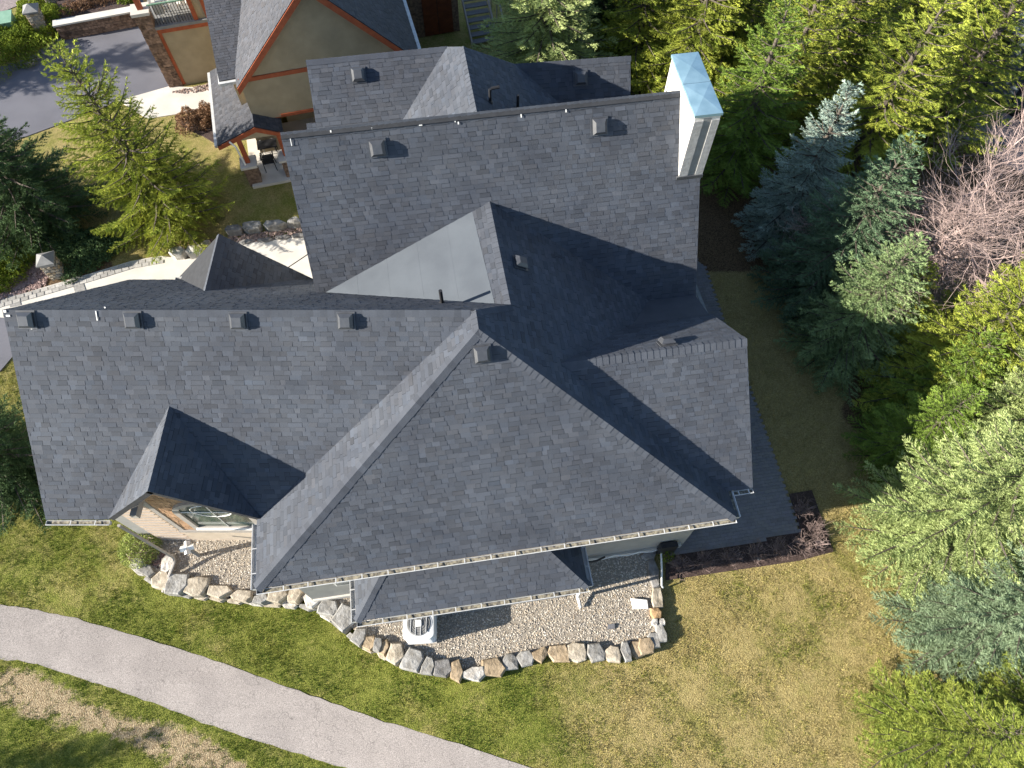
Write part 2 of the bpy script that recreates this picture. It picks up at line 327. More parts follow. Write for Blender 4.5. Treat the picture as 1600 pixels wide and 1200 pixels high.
def ground_material():
    m = bpy.data.materials.new('lawn_ground'); m.use_nodes = True; t = m.node_tree; b = t.nodes['Principled BSDF']; b.inputs['Roughness'].default_value = 0.95; b.inputs['Specular IOR Level'].default_value = 0.1
    g = t.nodes.new('ShaderNodeNewGeometry')
    def noise(s, d=6):
        n = t.nodes.new('ShaderNodeTexNoise'); n.inputs['Scale'].default_value = s; n.inputs['Detail'].default_value = d; t.links.new(g.outputs['Position'], n.inputs['Vector']); return n.outputs['Fac']
    def mixc(f, a, bb):
        x = t.nodes.new('ShaderNodeMix'); x.data_type = 'RGBA'; t.links.new(f, x.inputs[0])
        for i, q in ((6, a), (7, bb)):
            if isinstance(q, tuple): x.inputs[i].default_value = (*q, 1)
            else: t.links.new(q, x.inputs[i])
        return x.outputs[2]
    def ramp(f, lo, hi):
        r = t.nodes.new('ShaderNodeMapRange'); r.inputs[1].default_value = lo; r.inputs[2].default_value = hi; t.links.new(f, r.inputs[0]); return r.outputs[0]
    def add(a, bb, k=1.0):
        x = t.nodes.new('ShaderNodeMath'); x.operation = 'MULTIPLY_ADD'; x.inputs[1].default_value = k
        t.links.new(bb, x.inputs[0]); t.links.new(a, x.inputs[2]); return x.outputs[0]
    at = t.nodes.new('ShaderNodeAttribute'); at.attribute_name = 'zones'; s = t.nodes.new('ShaderNodeSeparateColor'); t.links.new(at.outputs['Color'], s.inputs[0])
    n1 = noise(2.2); n2 = noise(26); n3 = noise(9)
    greenc = mixc(ramp(n2, .35, .65), (0.105, 0.125, 0.022), (0.20, 0.205, 0.045)); dryc = mixc(ramp(n2, .35, .65), (0.235, 0.185, 0.075), (0.39, 0.315, 0.14))
    f = ramp(add(add(s.outputs[0], n1, 0.8), n3, 0.5), 0.75, 1.35); grass = mixc(f, greenc, dryc)
    soil = mixc(ramp(n2, .4, .6), (0.20, 0.145, 0.085), (0.37, 0.295, 0.185)); c = mixc(ramp(add(s.outputs[2], n3, 0.9), 0.75, 1.1), grass, soil)
    mul = mixc(ramp(n2, .4, .62), (0.075, 0.05, 0.03), (0.19, 0.125, 0.07)); c = mixc(ramp(add(s.outputs[1], n3, 0.5), 0.55, 0.95), c, mul)
    t.links.new(c, b.inputs['Base Color'])
    bp = t.nodes.new('ShaderNodeBump'); bp.inputs['Strength'].default_value = 0.9; bp.inputs['Distance'].default_value = 0.05; t.links.new(noise(34, 4), bp.inputs['Height']); t.links.new(bp.outputs[0], b.inputs['Normal'])
    return m
M['ground'] = ground_material()
def axis(lo, hi, step, far):
    a = list(np.arange(lo, hi + 1e-6, step)); s = step; x = hi
    while x < far: s *= 1.35; x += s; a.append(x)
    s = step; x = lo
    while x > -far: s *= 1.35; x -= s; a.insert(0, x)
    return np.array(a)
gx = axis(-27, 27, 0.18, 900); gy = axis(-3, 36, 0.18, 900)
X, Y = np.meshgrid(gx, gy); Z = terrain(X, Y) + np.where((Y < 5) & (Y > -4), 0.012 * np.sin(X * 2.1 + 0.5) * np.sin(Y * 2.7), 0)
inside = inpoly(GRAVEL, X, Y); Z = np.where(inside, Z - 0.06, Z)
nx, ny = len(gx), len(gy); idx = np.arange(nx * ny).reshape(ny, nx)
F = np.stack([idx[:-1, :-1], idx[:-1, 1:], idx[1:, 1:], idx[1:, :-1]], -1).reshape(-1, 4)
go = mk('ground', np.stack([X, Y, Z], -1).reshape(-1, 3), F, 'ground', smooth=True); struct(go)
zz = np.stack(ground_attrs(X.ravel(), Y.ravel()) + (np.ones(nx * ny),), 1).astype(np.float32)
ca = go.data.color_attributes.new('zones', 'FLOAT_COLOR', 'POINT'); ca.data.foreach_set('color', zz.ravel())

# grass blades over the lawn that the picture shows
def grass_blades(n, seed):
    r = np.random.default_rng(seed); x = r.uniform(-19, 13.5, n); y = r.uniform(-1.2, 20, n) ; z = terrain(x, y)
    p = proj(np.stack([x, y, z], 1)); ok = (p[:, 0] > -30) & (p[:, 0] < 1630) & (p[:, 1] > 300) & (p[:, 1] < 1230)
    xj = x + r.normal(0, .035, n); yj = y + r.normal(0, .035, n); tuft = vnoise(x, y, .10, 1); ok &= r.uniform(0, 1, n) < .35 + .9 * tuft
    for P in (GRAVEL, PATHPOLY, PATIO, BED, HOUSE, SLAB_FRONT, NDRIVE, SIDEWALK): ok &= ~inpoly(P, xj, yj)
    dry, mul, dirt = ground_attrs(x, y); ok &= r.uniform(0, 1, n) > mul * 1.6
    ok &= r.uniform(0, 1, n) > np.clip(dirt * 1.3 * (vnoise(x, y, .13, 9) > .38), 0, .97); ok &= ~((y > 6.5) & (x > -11) & (x < 5.5))
    x, y, z, dry = x[ok], y[ok], z[ok], dry[ok]; m = len(x)
    clump = 0.6 * vnoise(x, y, .10, 1) + 0.4 * vnoise(x, y, .33, 2)
    h = r.uniform(0.018, 0.05, m) * (0.45 + 1.3 * clump); a = r.uniform(0, 6.283, m); w = r.uniform(0.004, 0.009, m); lean = r.uniform(0.2, 1.1, m) * h; la = r.uniform(0, 6.283, m)
    b = np.stack([x, y, z - 0.005], 1); s = np.stack([np.cos(a) * w, np.sin(a) * w, np.zeros(m)], 1); tip = b + np.stack([np.cos(la) * lean, np.sin(la) * lean, h], 1)
    v = np.stack([b - s, b + s, tip], 1).reshape(-1, 3); f = np.arange(3 * m).reshape(-1, 3)
    pat = 0.5 * np.sin(x * 1.7 + 2 * np.sin(y * .9)) * np.sin(y * 2.1 + x * .6) + 0.3 * np.sin(x * 6.1 + y * 3.3)
    k = np.clip(dry + 0.15 * pat + .5 * (vnoise(x, y, .75, 5) - .5) + .45 * (vnoise(x, y, .2, 6) - .5) + r.normal(0, 0.16, m), 0, 1)[:, None]
    g0 = np.array([0.11, 0.17, 0.02]); g1 = np.array([0.27, 0.27, 0.05]); d1 = np.array([0.50, 0.42, 0.185])
    mid = g0 + (g1 - g0) * np.clip(k * 2, 0, 1); c = mid + (d1 - mid) * np.clip(k * 2 - 0.75, 0, 1); c *= r.uniform(0.75, 1.25, (m, 1)) * (.72 + .56 * vnoise(x, y, .14, 7))[:, None]
    return v, f, np.repeat(c, 3, 0)
M['blade'] = mat('grass_blades', (1, 1, 1), (0.85, 0.85, 0.85), 0.8, 3, attr='tint', spec=0.2, trans=0.25)
v, f, c = grass_blades(1700000, 3)
stuff(mk('lawn_grass', v, f, 'blade', tint=c), 'short patchy green and straw coloured lawn grass around the house', 'grass')

# worn asphalt footpath
def ribbon(name, t, b, m, dz, sub=6, mid=4):
    def dens(L): 
        L = np.array(L); s = np.linspace(0, len(L) - 1, (len(L) - 1) * sub + 1); i = np.minimum(s.astype(int), len(L) - 2); fr = (s - i)[:, None]
        p0 = L[np.maximum(i - 1, 0)]; p1 = L[i]; p2 = L[i + 1]; p3 = L[np.minimum(i + 2, len(L) - 1)]
        return 0.5 * (2 * p1 + (p2 - p0) * fr + (2 * p0 - 5 * p1 + 4 * p2 - p3) * fr ** 2 + (3 * p1 - p0 - 3 * p2 + p3) * fr ** 3)
    a, bb = dens(t), dens(b); n = len(a); jit = lambda q: q + np.stack([rng.normal(0, .010, n), rng.normal(0, .014, n), np.zeros(n)], 1)
    a, bb = jit(a), jit(bb); vs = []
    for k in range(mid + 1):
        q = a + (bb - a) * k / mid; q[:, 2] = terrain(q[:, 0], q[:, 1]) + dz + (0.012 if 0 < k < mid else 0); vs.append(q)
    vs = np.stack(vs, 1).reshape(-1, 3); idx = np.arange(n * (mid + 1)).reshape(n, mid + 1)
    F = np.stack([idx[:-1, :-1], idx[:-1, 1:], idx[1:, 1:], idx[1:, :-1]], -1).reshape(-1, 4)
    return mk(name, vs, F[:, ::-1], m, smooth=True)
def path_material():
    m = mat('weathered_asphalt', (0.31, 0.277, 0.256), (0.262, 0.234, 0.217), 0.92, 1.1, 0.5, 120, bdist=0.008); t = m.node_tree; b = t.nodes['Principled BSDF']; g = t.nodes.new('ShaderNodeNewGeometry')
    src = b.inputs['Base Color'].links[0].from_socket
    n = t.nodes.new('ShaderNodeTexNoise'); n.inputs['Scale'].default_value = 46; n.inputs['Detail'].default_value = 2; t.links.new(g.outputs['Position'], n.inputs['Vector'])
    w = t.nodes.new('ShaderNodeTexNoise'); w.inputs['Scale'].default_value = 1.6; t.links.new(g.outputs['Position'], w.inputs['Vector'])
    ad = t.nodes.new('ShaderNodeMixRGB'); ad.inputs[0].default_value = 0.35; t.links.new(g.outputs['Position'], ad.inputs[1]); t.links.new(w.outputs['Color'], ad.inputs[2])
    vo = t.nodes.new('ShaderNodeTexVoronoi'); vo.feature = 'DISTANCE_TO_EDGE'; vo.inputs['Scale'].default_value = 6.5; t.links.new(ad.outputs[0], vo.inputs['Vector'])
    cr = t.nodes.new('ShaderNodeMapRange'); cr.inputs[1].default_value = 0.0; cr.inputs[2].default_value = 0.03; cr.inputs[3].default_value = 0.6; cr.inputs[4].default_value = 1.0; t.links.new(vo.outputs['Distance'], cr.inputs[0])
    pz = t.nodes.new('ShaderNodeMapRange'); pz.inputs[1].default_value = 0.53; pz.inputs[2].default_value = 0.62; t.links.new(w.outputs['Fac'], pz.inputs[0])
    mm = t.nodes.new('ShaderNodeMix'); mm.inputs[2].default_value = 1.0; t.links.new(pz.outputs[0], mm.inputs[0]); t.links.new(cr.outputs[0], mm.inputs[3])
    sp = t.nodes.new('ShaderNodeMapRange'); sp.inputs[1].default_value = 0.3; sp.inputs[2].default_value = 0.7; sp.inputs[3].default_value = 0.6; sp.inputs[4].default_value = 1.36; t.links.new(n.outputs['Fac'], sp.inputs[0])
    k = t.nodes.new('ShaderNodeMath'); k.operation = 'MULTIPLY'; t.links.new(mm.outputs[0], k.inputs[0]); t.links.new(sp.outputs[0], k.inputs[1])
    mx = t.nodes.new('ShaderNodeMix'); mx.data_type = 'RGBA'; mx.blend_type = 'MULTIPLY'; mx.inputs[0].default_value = 1; t.links.new(src, mx.inputs[6]); t.links.new(k.outputs[0], mx.inputs[7]); t.links.new(mx.outputs[2], b.inputs['Base Color'])
    return m
M['path'] = path_material()
struct(ribbon('footpath', pt, pb, 'path', 0.014))

def sheet(name, poly, z, m, thick=0.0):
    mb = MB(); mb.prism([(p[0], p[1], z - 0.05) for p in poly], (0, 0, 0.05)); o = mb.obj(name, m); struct(o); return o
sheet('asphalt_driveway', [atz(*p, -0.03)[:2] for p in [(-80, 250), (0, 228), (90, 195), (185, 158), (265, 137), (300, 50), (310, -60), (120, -70), (100, 0), (215, 40), (100, 55), (40, 92), (0, 104), (-80, 130)]], -0.03, 'asphalt')
sheet('street', [atz(*p, -0.035)[:2] for p in [(-200, -160), (110, -160), (60, -5), (0, 20), (-200, 60)]], -0.035, mat('road_chip', (0.30, 0.25, 0.24), (0.20, 0.165, 0.16), 0.95, 14, 0.4, 60))
drv = sheet('concrete_driveway', SLAB_FRONT, -0.02, 'concrete')
sheet('sidewalk', SIDEWALK, -0.02, 'concrete')
side = sheet('garage_apron', [atz(*p, -0.02)[:2] for p in [(-90, 490), (12, 497), (30, 545), (0, 580), (-90, 610)]], -0.014, 'asphalt')
# cobbled border of the driveway: setts one by one
edge = [atz(*p, 0) for p in [(-40, 480), (0, 468), (75, 447), (150, 425), (205, 408), (250, 400)]]
setts = []
for i in range(len(edge) - 1):
    a, b = edge[i], edge[i + 1]; L = np.linalg.norm(b - a); d = unit(b - a); n = np.cross(UP, d); k = max(1, int(L / 0.24))
    for q in range(k):
        for rr in range(2):
            c = a + d * (L * (q + 0.5 + 0.5 * (rr % 2)) / k) - n * (0.10 + 0.17 * rr); mb = MB(); g = random.uniform(0.75, 1.2)
            setts.append((c, d, n, g * 1.45))
me = None
for c, d, n, g in setts:
    mb = MB(); mb.cbox(c + UP * -0.01, d * 0.225, n * 0.16, UP * (0.022 + random.uniform(0, 0.008)), (g, g * 0.99, g * 0.97)); mb.obj('cobble', 'cobble', drv)
mb = MB()
for p, q in (((118, 432), (130, 470)), ((20, 462), (24, 478))):
    a, b = atz(*p, 0), atz(*q, 0); mb.cbox((a + b) / 2 + UP * -0.012, (b - a), V3(0.35, 0.1, 0), UP * 0.014)
mb.obj('saw_cut_band', 'cobble', drv)
# gap in the entry slab
a, b = atz(452, 416, 0), atz(482, 396, 0); MB().cbox((a + b) / 2 + UP * -0.02, (b - a) * 1.6, unit(np.cross(UP, b - a)) * 0.04, UP * 0.006).obj('expansion_joint', 'black', drv)

# gravel bed
bedo = sheet('gravel_bed', GRAVEL, 0.0, 'bed')
def pebbles(n, poly, z, size, seed, cols, name, m, label, extra=None):
    r = np.random.default_rng(seed); P = np.array(poly); x = r.uniform(P[:, 0].min(), P[:, 0].max(), n); y = r.uniform(P[:, 1].min(), P[:, 1].max(), n); ok = inpoly(poly, x, y)
    if extra: ok &= extra(x, y)
    x, y = x[ok], y[ok]; k = len(x)
    oct_ = np.array([(1, 0, 0), (0.2, 1, 0), (-1, 0.1, 0), (-0.1, -1, 0), (0.1, 0.1, 0.9)]); fo = np.array([(0, 1, 4), (1, 2, 4), (2, 3, 4), (3, 0, 4)])
    s = r.uniform(size[0], size[1], (k, 1, 1)) * r.uniform(0.6, 1.2, (k, 5, 3)); a = r.uniform(0, 6.28, k); ca_, sa_ = np.cos(a)[:, None], np.sin(a)[:, None]
    q = oct_[None] * s; xx = q[..., 0] * ca_ - q[..., 1] * sa_; yy = q[..., 0] * sa_ + q[..., 1] * ca_
    zz_ = q[..., 2] * 0.8 + r.uniform(-.004, .004, (k, 1)) + z
    v = np.stack([xx + x[:, None], yy + y[:, None], zz_], -1).reshape(-1, 3); f = (fo[None] + (np.arange(k) * 5)[:, None, None]).reshape(-1, 3)
    cc = np.array(cols)[r.integers(0, len(cols), k)] * r.uniform(0.7, 1.25, (k, 1))
    return stuff(mk(name, v, f, m, tint=np.repeat(cc, 5, 0)), label, 'gravel')
pebbles(60000, GRAVEL, 0.0, (0.012, 0.032), 5, [(1, 1, 1), (1.15, 1.1, 1.02), (0.75, 0.72, 0.7), (0.9, 0.8, 0.68), (0.45, 0.44, 0.45), (1.3, 1.3, 1.3)], 'gravel', 'pebble', 'pale pea gravel filling the bed inside the stone edging',
        lambda x, y: (y < 6.2) & ((x < -5.3) | (y < 5.9)))
pebbles(1300, [atz(*p, 0)[:2] for p in [(355, 368), (480, 352), (480, 366), (370, 382)]], -0.03, (0.03, 0.07), 6, [(1.2, 1.1, 1), (0.9, 0.85, 0.8), (0.6, 0.55, 0.55)], 'river_rock', 'riverrock', 'brown river rock strip beside the entry slab')
pebbles(2600, [atz(*p, 0)[:2] for p in [(0, 470), (70, 446), (78, 420), (40, 405), (-20, 430)]], -0.04, (0.03, 0.07), 8, [(1.0, 0.85, 0.85), (0.7, 0.6, 0.6), (1.2, 1.1, 1.1)], 'river_rock', 'riverrock', 'purplish river rock around the nearest stone gate pillar')
pebbles(500, [atz(*p, 0)[:2] for p in [(266, 143), (342, 126), (342, 138), (290, 146)]], -0.03, (0.04, 0.09), 9, [(1.3, 1.2, 1.1), (0.9, 0.85, 0.8), (0.6, 0.55, 0.55)], 'river_rock', 'riverrock', 'mixed river rock along the foot of the tan neighbour wall')
pebbles(900, [atz(*p, 0)[:2] for p in [(262, 395), (330, 372), (345, 388), (290, 402)]], -0.04, (0.03, 0.06), 10, [(1.0, 0.8, 0.7), (0.7, 0.55, 0.5)], 'river_rock', 'riverrock', 'reddish rock mulch around boulders left of the entry gable')
pebbles(300, [atz(*p, 0)[:2] for p in [(222, 862), (245, 850), (262, 872), (250, 888), (230, 880)]], 0.01, (0.03, 0.06), 11, [(0.9, 0.7, 0.65), (0.6, 0.5, 0.5), (0.35, .3, .3)], 'river_rock', 'riverrock', 'small dark brown rocks beside the lime green shrub')

# ================================================================ the house
ZE, ZR = 3.88, 7.55
house = thing('house', (-2, 9, 0), 'large house with dark grey shingled hip and gable roofs filling the middle', 'house')
P2 = atz(748, 515, ZR); P1 = P2 + N_ * ((9.04 - P2[1]) / N_[1])
XW = -11.55; YR = 9.04
pl_F = plane(A0, E_, P2 - A0); pl_W = plane(A0, N_, P2 - A0); pl_E = plane(B0, N_, P2 - B0)
pl_gS = plane((0, YR, ZR), (1, 0, 0), (0, 5.30 - YR, 3.88 - ZR)); pl_gN = plane((0, YR, ZR), (1, 0, 0), (0, 12.84 - YR, 3.55 - ZR))
q = onpl(798, 477, pl_E); Vc = onpl(765, 315, pl_E); Vc[2] = q[2] + 0.02
CP = math.radians(55)
pl_C = (Vc, -N_ * math.sin(CP) + UP * math.cos(CP))
Lp = onpl(500, 452, pl_C); Lp = V3(Lp[0], Lp[1], above((Lp[0], Lp[1], 0), pl_gN) / -pl_gN[1][2])
pl_K = plane(q, Vc - q, Lp - q)
fe = lambda p: (np.asarray(p) - Vc) @ E_
ZC = 8.82
def Cpt(e, z):      # point on C's south slope
    base = Vc + E_ * e; t = (z - Vc[2]) / math.tan(CP); return V3(base[0] + N_[0] * t, base[1] + N_[1] * t, z)
CEL, CER = -4.83, 5.59
CL, CR = Cpt(CEL, ZC), Cpt(CER, ZC)
zD = 6.37; D1 = atz(1167, 530, zD); D0 = D1 + E_ * (((B0 - D1) @ pl_E[1]) / (E_ @ pl_E[1])); De = 2.9
pl_DS = plane(D1, E_, V3(*(D1 - N_ * De)[:2], ZE) - D1); pl_DN = plane(D1, E_, V3(*(D1 + N_ * De)[:2], ZE) - D1)
roof_faces = []; deck = MB(); SH = []; CAP = []
def rface(pts, udir, cull=None, shingle=True, th=0.13):
    pts = [np.asarray(p, float) for p in pts]; n = unit(np.cross(pts[1] - pts[0], pts[2] - pts[0])); n = n if n[2] > 0 else -n
    deck.prism([p - n * 0.004 for p in pts], -n * th)
    if shingle: SH.extend(shingles(pts, udir, cull=cull))
bx = lambda p, pl: above(p, pl) < -0.05
# main pyramid
Wc = meet(pl_W, pl_gS, horiz(ZE))
rface([A0, B0, P2], E_); rface([A0, P2, P1, Wc], N_)
qe = B0 + N_ * ((q - B0) @ N_); qe = qe + V3(0, 0, 0)
En = B0 + N_ * 7.2
Vb = meet(pl_E, pl_C, horiz(ZE))
underD = lambda p: (above(p, pl_DS) < -0.06 and above(p, pl_DN) < -0.06 and fe(p) > fe(D0))
rface([B0, P2, P1, q, qe], N_, cull=underD); rface([qe, q, Vc, Vb], N_, cull=lambda p: underD(p) or above(p, pl_C) < -0.03)
# garage wing
Wl = V3(XW, YR, ZR)
XD = atz(171, 809, 3.9)[0]
Rb = onpl(265, 635, pl_gS); zd = Rb[2]; Rf = atz(231, 768, zd); xd = (Rb[0] + Rf[0]) / 2; Rb = V3(xd, Rb[1], zd); Rf[0] = xd
rface([V3(XW, 5.30, ZE), Wl, V3(xd, YR, ZR), Rb, V3(XD, 5.30, ZE)], (1, 0, 0)); rface([Rb, V3(xd, YR, ZR), P1, Wc], (1, 0, 0))
yLp = Lp[1]; gl = lambda y: ZR + (y - YR) * (3.55 - ZR) / (12.84 - YR)
rface([Wl, P1, q, Lp, V3(XW, yLp, gl(yLp))], (1, 0, 0))
rface([V3(XW, yLp, gl(yLp)), Lp, V3(-4.6, 12.84, 3.55), V3(XW, 12.84, 3.55)], (1, 0, 0))
# low saddle of roll roofing behind the garage ridge, with a shingled strip along its top
stripL = Lp - q
sA = q + (Lp - q) * 0.075; sB = Vc + (Lp - Vc) * 0.10
rface([sA, sB, Lp], N_, shingle=False); rface([q, Vc, sB, sA], N_)
nK = pl_K[1]
memb = MB(); memb.prism([sA + nK * 0.006, sB + nK * 0.006, Lp + nK * 0.006], nK * 0.006)
# C: the tall gable behind
rface([CL, CR, Cpt(CER, 4.1), Cpt(CEL, 4.1)], E_, cull=lambda p: (above(p, pl_E) < -0.1 and fe(p) > 0) or (above(p, pl_K) < -0.1 and fe(p) <= 0.2) or (above(p, pl_gN) < -0.15 and fe(p) < 0))
nCN = N_ * math.sin(CP) + UP * math.cos(CP)
def Cnp(e, dz): t = dz / math.tan(CP); p = Cpt(e, ZC); return V3(p[0] + N_[0] * t, p[1] + N_[1] * t, ZC - dz)
deck.prism([Cnp(CEL, 0) - nCN * .02, Cnp(CER, 0) - nCN * .02, Cnp(CER, 2.4) - nCN * .02, Cnp(CEL, 2.4) - nCN * .02], -nCN * 0.12)
# D: the east gable
D1e = D1; DSe = V3(*(D1 - N_ * De)[:2], ZE); DSw = meet(pl_DS, pl_E, horiz(ZE)); DNe = V3(*(D1 + N_ * 1.7)[:2], zD - 1.7 * (zD - ZE) / De); DNw = meet(pl_DN, pl_E, horiz(DNe[2]))
rface([D0, D1, DSe, DSw], E_); rface([D0, D1, DNe, DNw], E_)
# dormer over the arched window
dl = V3(atz(171, 809, 3.9)[0], Rf[1], 3.92); dr = V3(2 * xd - dl[0], Rf[1], 3.92)
rface([Rb, Rf, dl], (0, 1, 0)); rface([Rb, Rf, dr], (0, 1, 0))
# entry gable on the north side of the garage
Nb = onpl(318, 455, pl_gN); zn = Nb[2]; Nf = atz(345, 366, zn); xn = Nb[0]; Nf[0] = xn + (Nf[0] - xn) * 0.5; Nb[0] = Nf[0]
nlz = 3.5; nl = onpl(283, 437, pl_gN); spanW = xn - nl[0]
nW = V3(Nf[0] - 2.75, Nf[1], zn - 2.75 * (zn - nl[2]) / max(0.6, Nb[0] - nl[0])); 
sl = (zn - nl[2]) / (Nb[0] - nl[0])
dwn = zn - 2.6; wW = dwn / sl
rface([Nb, Nf, V3(Nf[0] - wW, Nf[1], 2.6), V3(Nf[0] - wW, Nb[1] + 2.2, 2.6)], (0, 1, 0))
eb = onpl(490, 436, horiz(3.2)); wE = eb[0] - Nf[0]; slE = (zn - 3.2) / wE
rface([Nb, Nf, V3(eb[0], Nf[1], 3.2), V3(eb[0], Nb[1] + 1.5, 3.2)], (0, 1, 0))
# low hipped roof over the bay at the front
zs = 2.75; s0 = atz(557, 971, zs); s1 = atz(919, 916, zs); dS = unit(s1 - s0); nS = V3(-dS[1], dS[0], 0)
wallN = lambda: A0 + N_ * 0.45
def to_wall(p, d):  # distance along nS to the main wall line
    return ((A0 + N_ * 0.42 - p) @ N_) / (d @ N_)
t0, t1 = to_wall(s0, nS), to_wall(s1, nS); sW = s0 + nS * t0; sE = s1 + nS * t1; zt_ = zs + 0.78
hA = s0 + dS * 1.05 + nS * t0; hA[2] = zt_; hB = s1 - dS * 1.25 + nS * t1; hB[2] = zt_
rface([s0, s1, hB, hA], dS); rface([s0, hA, sW], nS); rface([s1, sE, hB], nS)
# F and G: the gables at the back
G0 = atz(724, 73, 8.3); G1 = atz(746, 180, 8.3); dG = unit(G1 - G0); eG = V3(dG[1], -dG[0], 0); eG = eG if eG[0] > 0 else -eG
pg = math.radians(36); pl_GW = (G0, -eG * math.sin(pg) + UP * math.cos(pg)); pl_GE = (G0, eG * math.sin(pg) + UP * math.cos(pg))
F0 = atz(478, 95, 8.0); X0 = onpl(628, 190, pl_GW); pl_Fs = plane(F0, E_, X0 - F0)
FT = meet(pl_Fs, pl_GW, horiz(8.0)); FR = meet(pl_Fs, pl_GE, horiz(7.2))
fdown = unit(np.cross(E_, pl_Fs[1])); fdown = fdown if fdown[2] < 0 else -fdown
Fa = F0 + fdown * 3.6
rface([F0, FT, meet(pl_Fs, pl_GW, horiz(Fa[2])), Fa], E_)
Fs0 = F0 + fdown * 1.62; rface([Fs0 - E_ * 0.26, Fs0 - E_ * 0.004, Fa - E_ * 0.004, Fa - E_ * 0.26], E_)
G2 = G0 + dG * 3.3
gw = meet(pl_GW, pl_Fs, horiz(Fa[2])); rface([G0, FT, gw, G2 + V3(0, 0, 0)], dG)
F2a = atz(842, 98, 7.2); F2b = atz(985, 88, 7.2); dF2 = unit(F2b - F2a); nF2 = V3(-dF2[1], dF2[0], 0)
pf = math.radians(50); pl_F2 = (F2b, -nF2 * math.sin(pf) + UP * math.cos(pf)); f2d = -nF2 * math.cos(pf) - UP * math.sin(pf)
ge0 = meet(pl_GE, pl_F2, horiz(7.2)); geb = meet(pl_GE, pl_F2, horiz(4.9))
rface([ge0, F2b, F2b + f2d * 3.0, meet(pl_GE, pl_F2, horiz((F2b + f2d * 3.0)[2]))], dF2)
geN = meet(pl_GE, (G0, dG), horiz(6.9))
rface([G0, ge0, geb, G2], dG); rface([G0, geN, ge0], dG)
gwN = meet(pl_GW, (G0, dG), horiz(6.9)); deck.prism([G0 - UP * .02, FT - UP * .02, gwN - UP * .02], V3(0, 0, -0.1))
nback = N_ * 2.2 + UP * -2.4
deck.prism([F0 - UP * .03, FT - UP * .03, FT - UP * .03 + nback, F0 - UP * .03 + nback], V3(0, 0, -0.12)); deck.prism([ge0 - UP * .03, F2b - UP * .03, F2b + nback - UP * .03, ge0 + nback - UP * .03], V3(0, 0, -0.12))
roof = deck.obj('roof', 'deck', house)
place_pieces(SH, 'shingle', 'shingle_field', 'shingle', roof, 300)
mo = memb.obj('roll_roofing_saddle', 'membrane', roof)
k0 = fe(DNw) - 0.3; kx = [DNw - UP * .03, DNw + E_ * (CER - .03 - fe(DNw)) - UP * .03, Cpt(CER - .03, 4.35) + UP * .02, Cpt(k0, 4.35) + UP * .02]
MB().prism(kx[:3], V3(0, 0, -.1)).prism([kx[0], kx[2], kx[3]], V3(0, 0, -.1)).obj('roll_roofing_cricket', mat('dark_roll_roofing', (0.068, 0.073, 0.085), (0.055, 0.06, 0.07), 0.9, 2), roof)
seams = MB()
for k in range(1, 5):
    t = 0.075 + (1 - 0.075) * k / 5.2; a = q + (Lp - q) * t; b = Vc + (Lp - Vc) * t; a = a + (b - a) * 0.02
    seams.cbox((a + b) / 2 + nK * 0.0125, (b - a) * 0.97, unit(Lp - q) * 0.05, nK * 0.0025)
seams.obj('lap_seam', 'membrane', roof)
# caps on ridges and hips
nrm = lambda pl: pl[1]
CAP += caps(A0, P2, nrm(pl_W), nrm(pl_F)) + caps(B0, P2, nrm(pl_E), nrm(pl_F)) + caps(P2, P1, nrm(pl_W), nrm(pl_E))
CAP += caps(Wl, P1 - V3(.15, 0, 0), nrm(pl_gS), nrm(pl_gN)) + caps(q, P1, nrm(pl_E), nrm(pl_gN)) + caps(q, Vc, nrm(pl_E), nK)
CAP += caps(CL, CR, nrm(pl_C), nCN, half=0.17, step=0.155) + caps(D1, D0, nrm(pl_DS), nrm(pl_DN), half=0.17, step=0.155)
dn1 = unit(np.cross(Rb - Rf, dl - Rf)); dn2 = unit(np.cross(Rb - Rf, dr - Rf)); fix = lambda n: n if n[2] > 0 else -n
CAP += caps(Rf, Rb, fix(dn1), fix(dn2), half=0.12)
en1 = unit(V3(-sl, 0, 1)); en2 = unit(V3(slE, 0, 1)); CAP += caps(Nf, Nb, en1, en2, half=0.12)
pl_s = plane(s0, dS, hA - s0); pl_sw = plane(s0, nS, hA - s0); pl_se = plane(s1, nS, hB - s1)
CAP += caps(s0, hA, nrm(pl_s), nrm(pl_sw), half=0.13) + caps(s1, hB, nrm(pl_s), nrm(pl_se), half=0.13)
nFn = N_ * 0.74 + UP * 0.67
CAP += caps(F0, FT, nrm(pl_Fs), nFn, half=0.14) + caps(ge0, F2b, nrm(pl_F2), nFn, half=0.14) + caps(G2, G0, nrm(pl_GW), nrm(pl_GE), half=0.12)
place_pieces(CAP, 'ridge_cap', 'ridge_cap_run', 'shingle', roof, 300)
# white drips of sealant under the ridge caps
for (px, py, w, h) in [(455, 222, .015, .17), (517, 205, .03, .05), (581, 201, .03, .05), (657, 194, .08, .06), (711, 189, .025, .05), (716, 192, .03, .06), (814, 180, .025, .1), (884, 172, .025, .1)]:
    p = onpl(px, py, pl_C); n = pl_C[1]; v = unit(np.cross(n, E_)); MB().cbox(p + n * 0.032, E_ * w, v * h, n * 0.008).obj('sealant_drip', 'white', roof)
for (px, py, w, h) in [(9, 486, .06, .05), (14, 493, .09, .04), (152, 493, .02, .22), (50, 510, .03, .12), (165, 480, .03, .03)]:
    p = onpl(px, py, pl_gS); n = pl_gS[1]; v = unit(np.cross(n, V3(1, 0, 0))); MB().cbox(p + n * 0.032, V3(w, 0, 0), v * h, n * 0.008).obj('sealant_drip', 'white', roof)

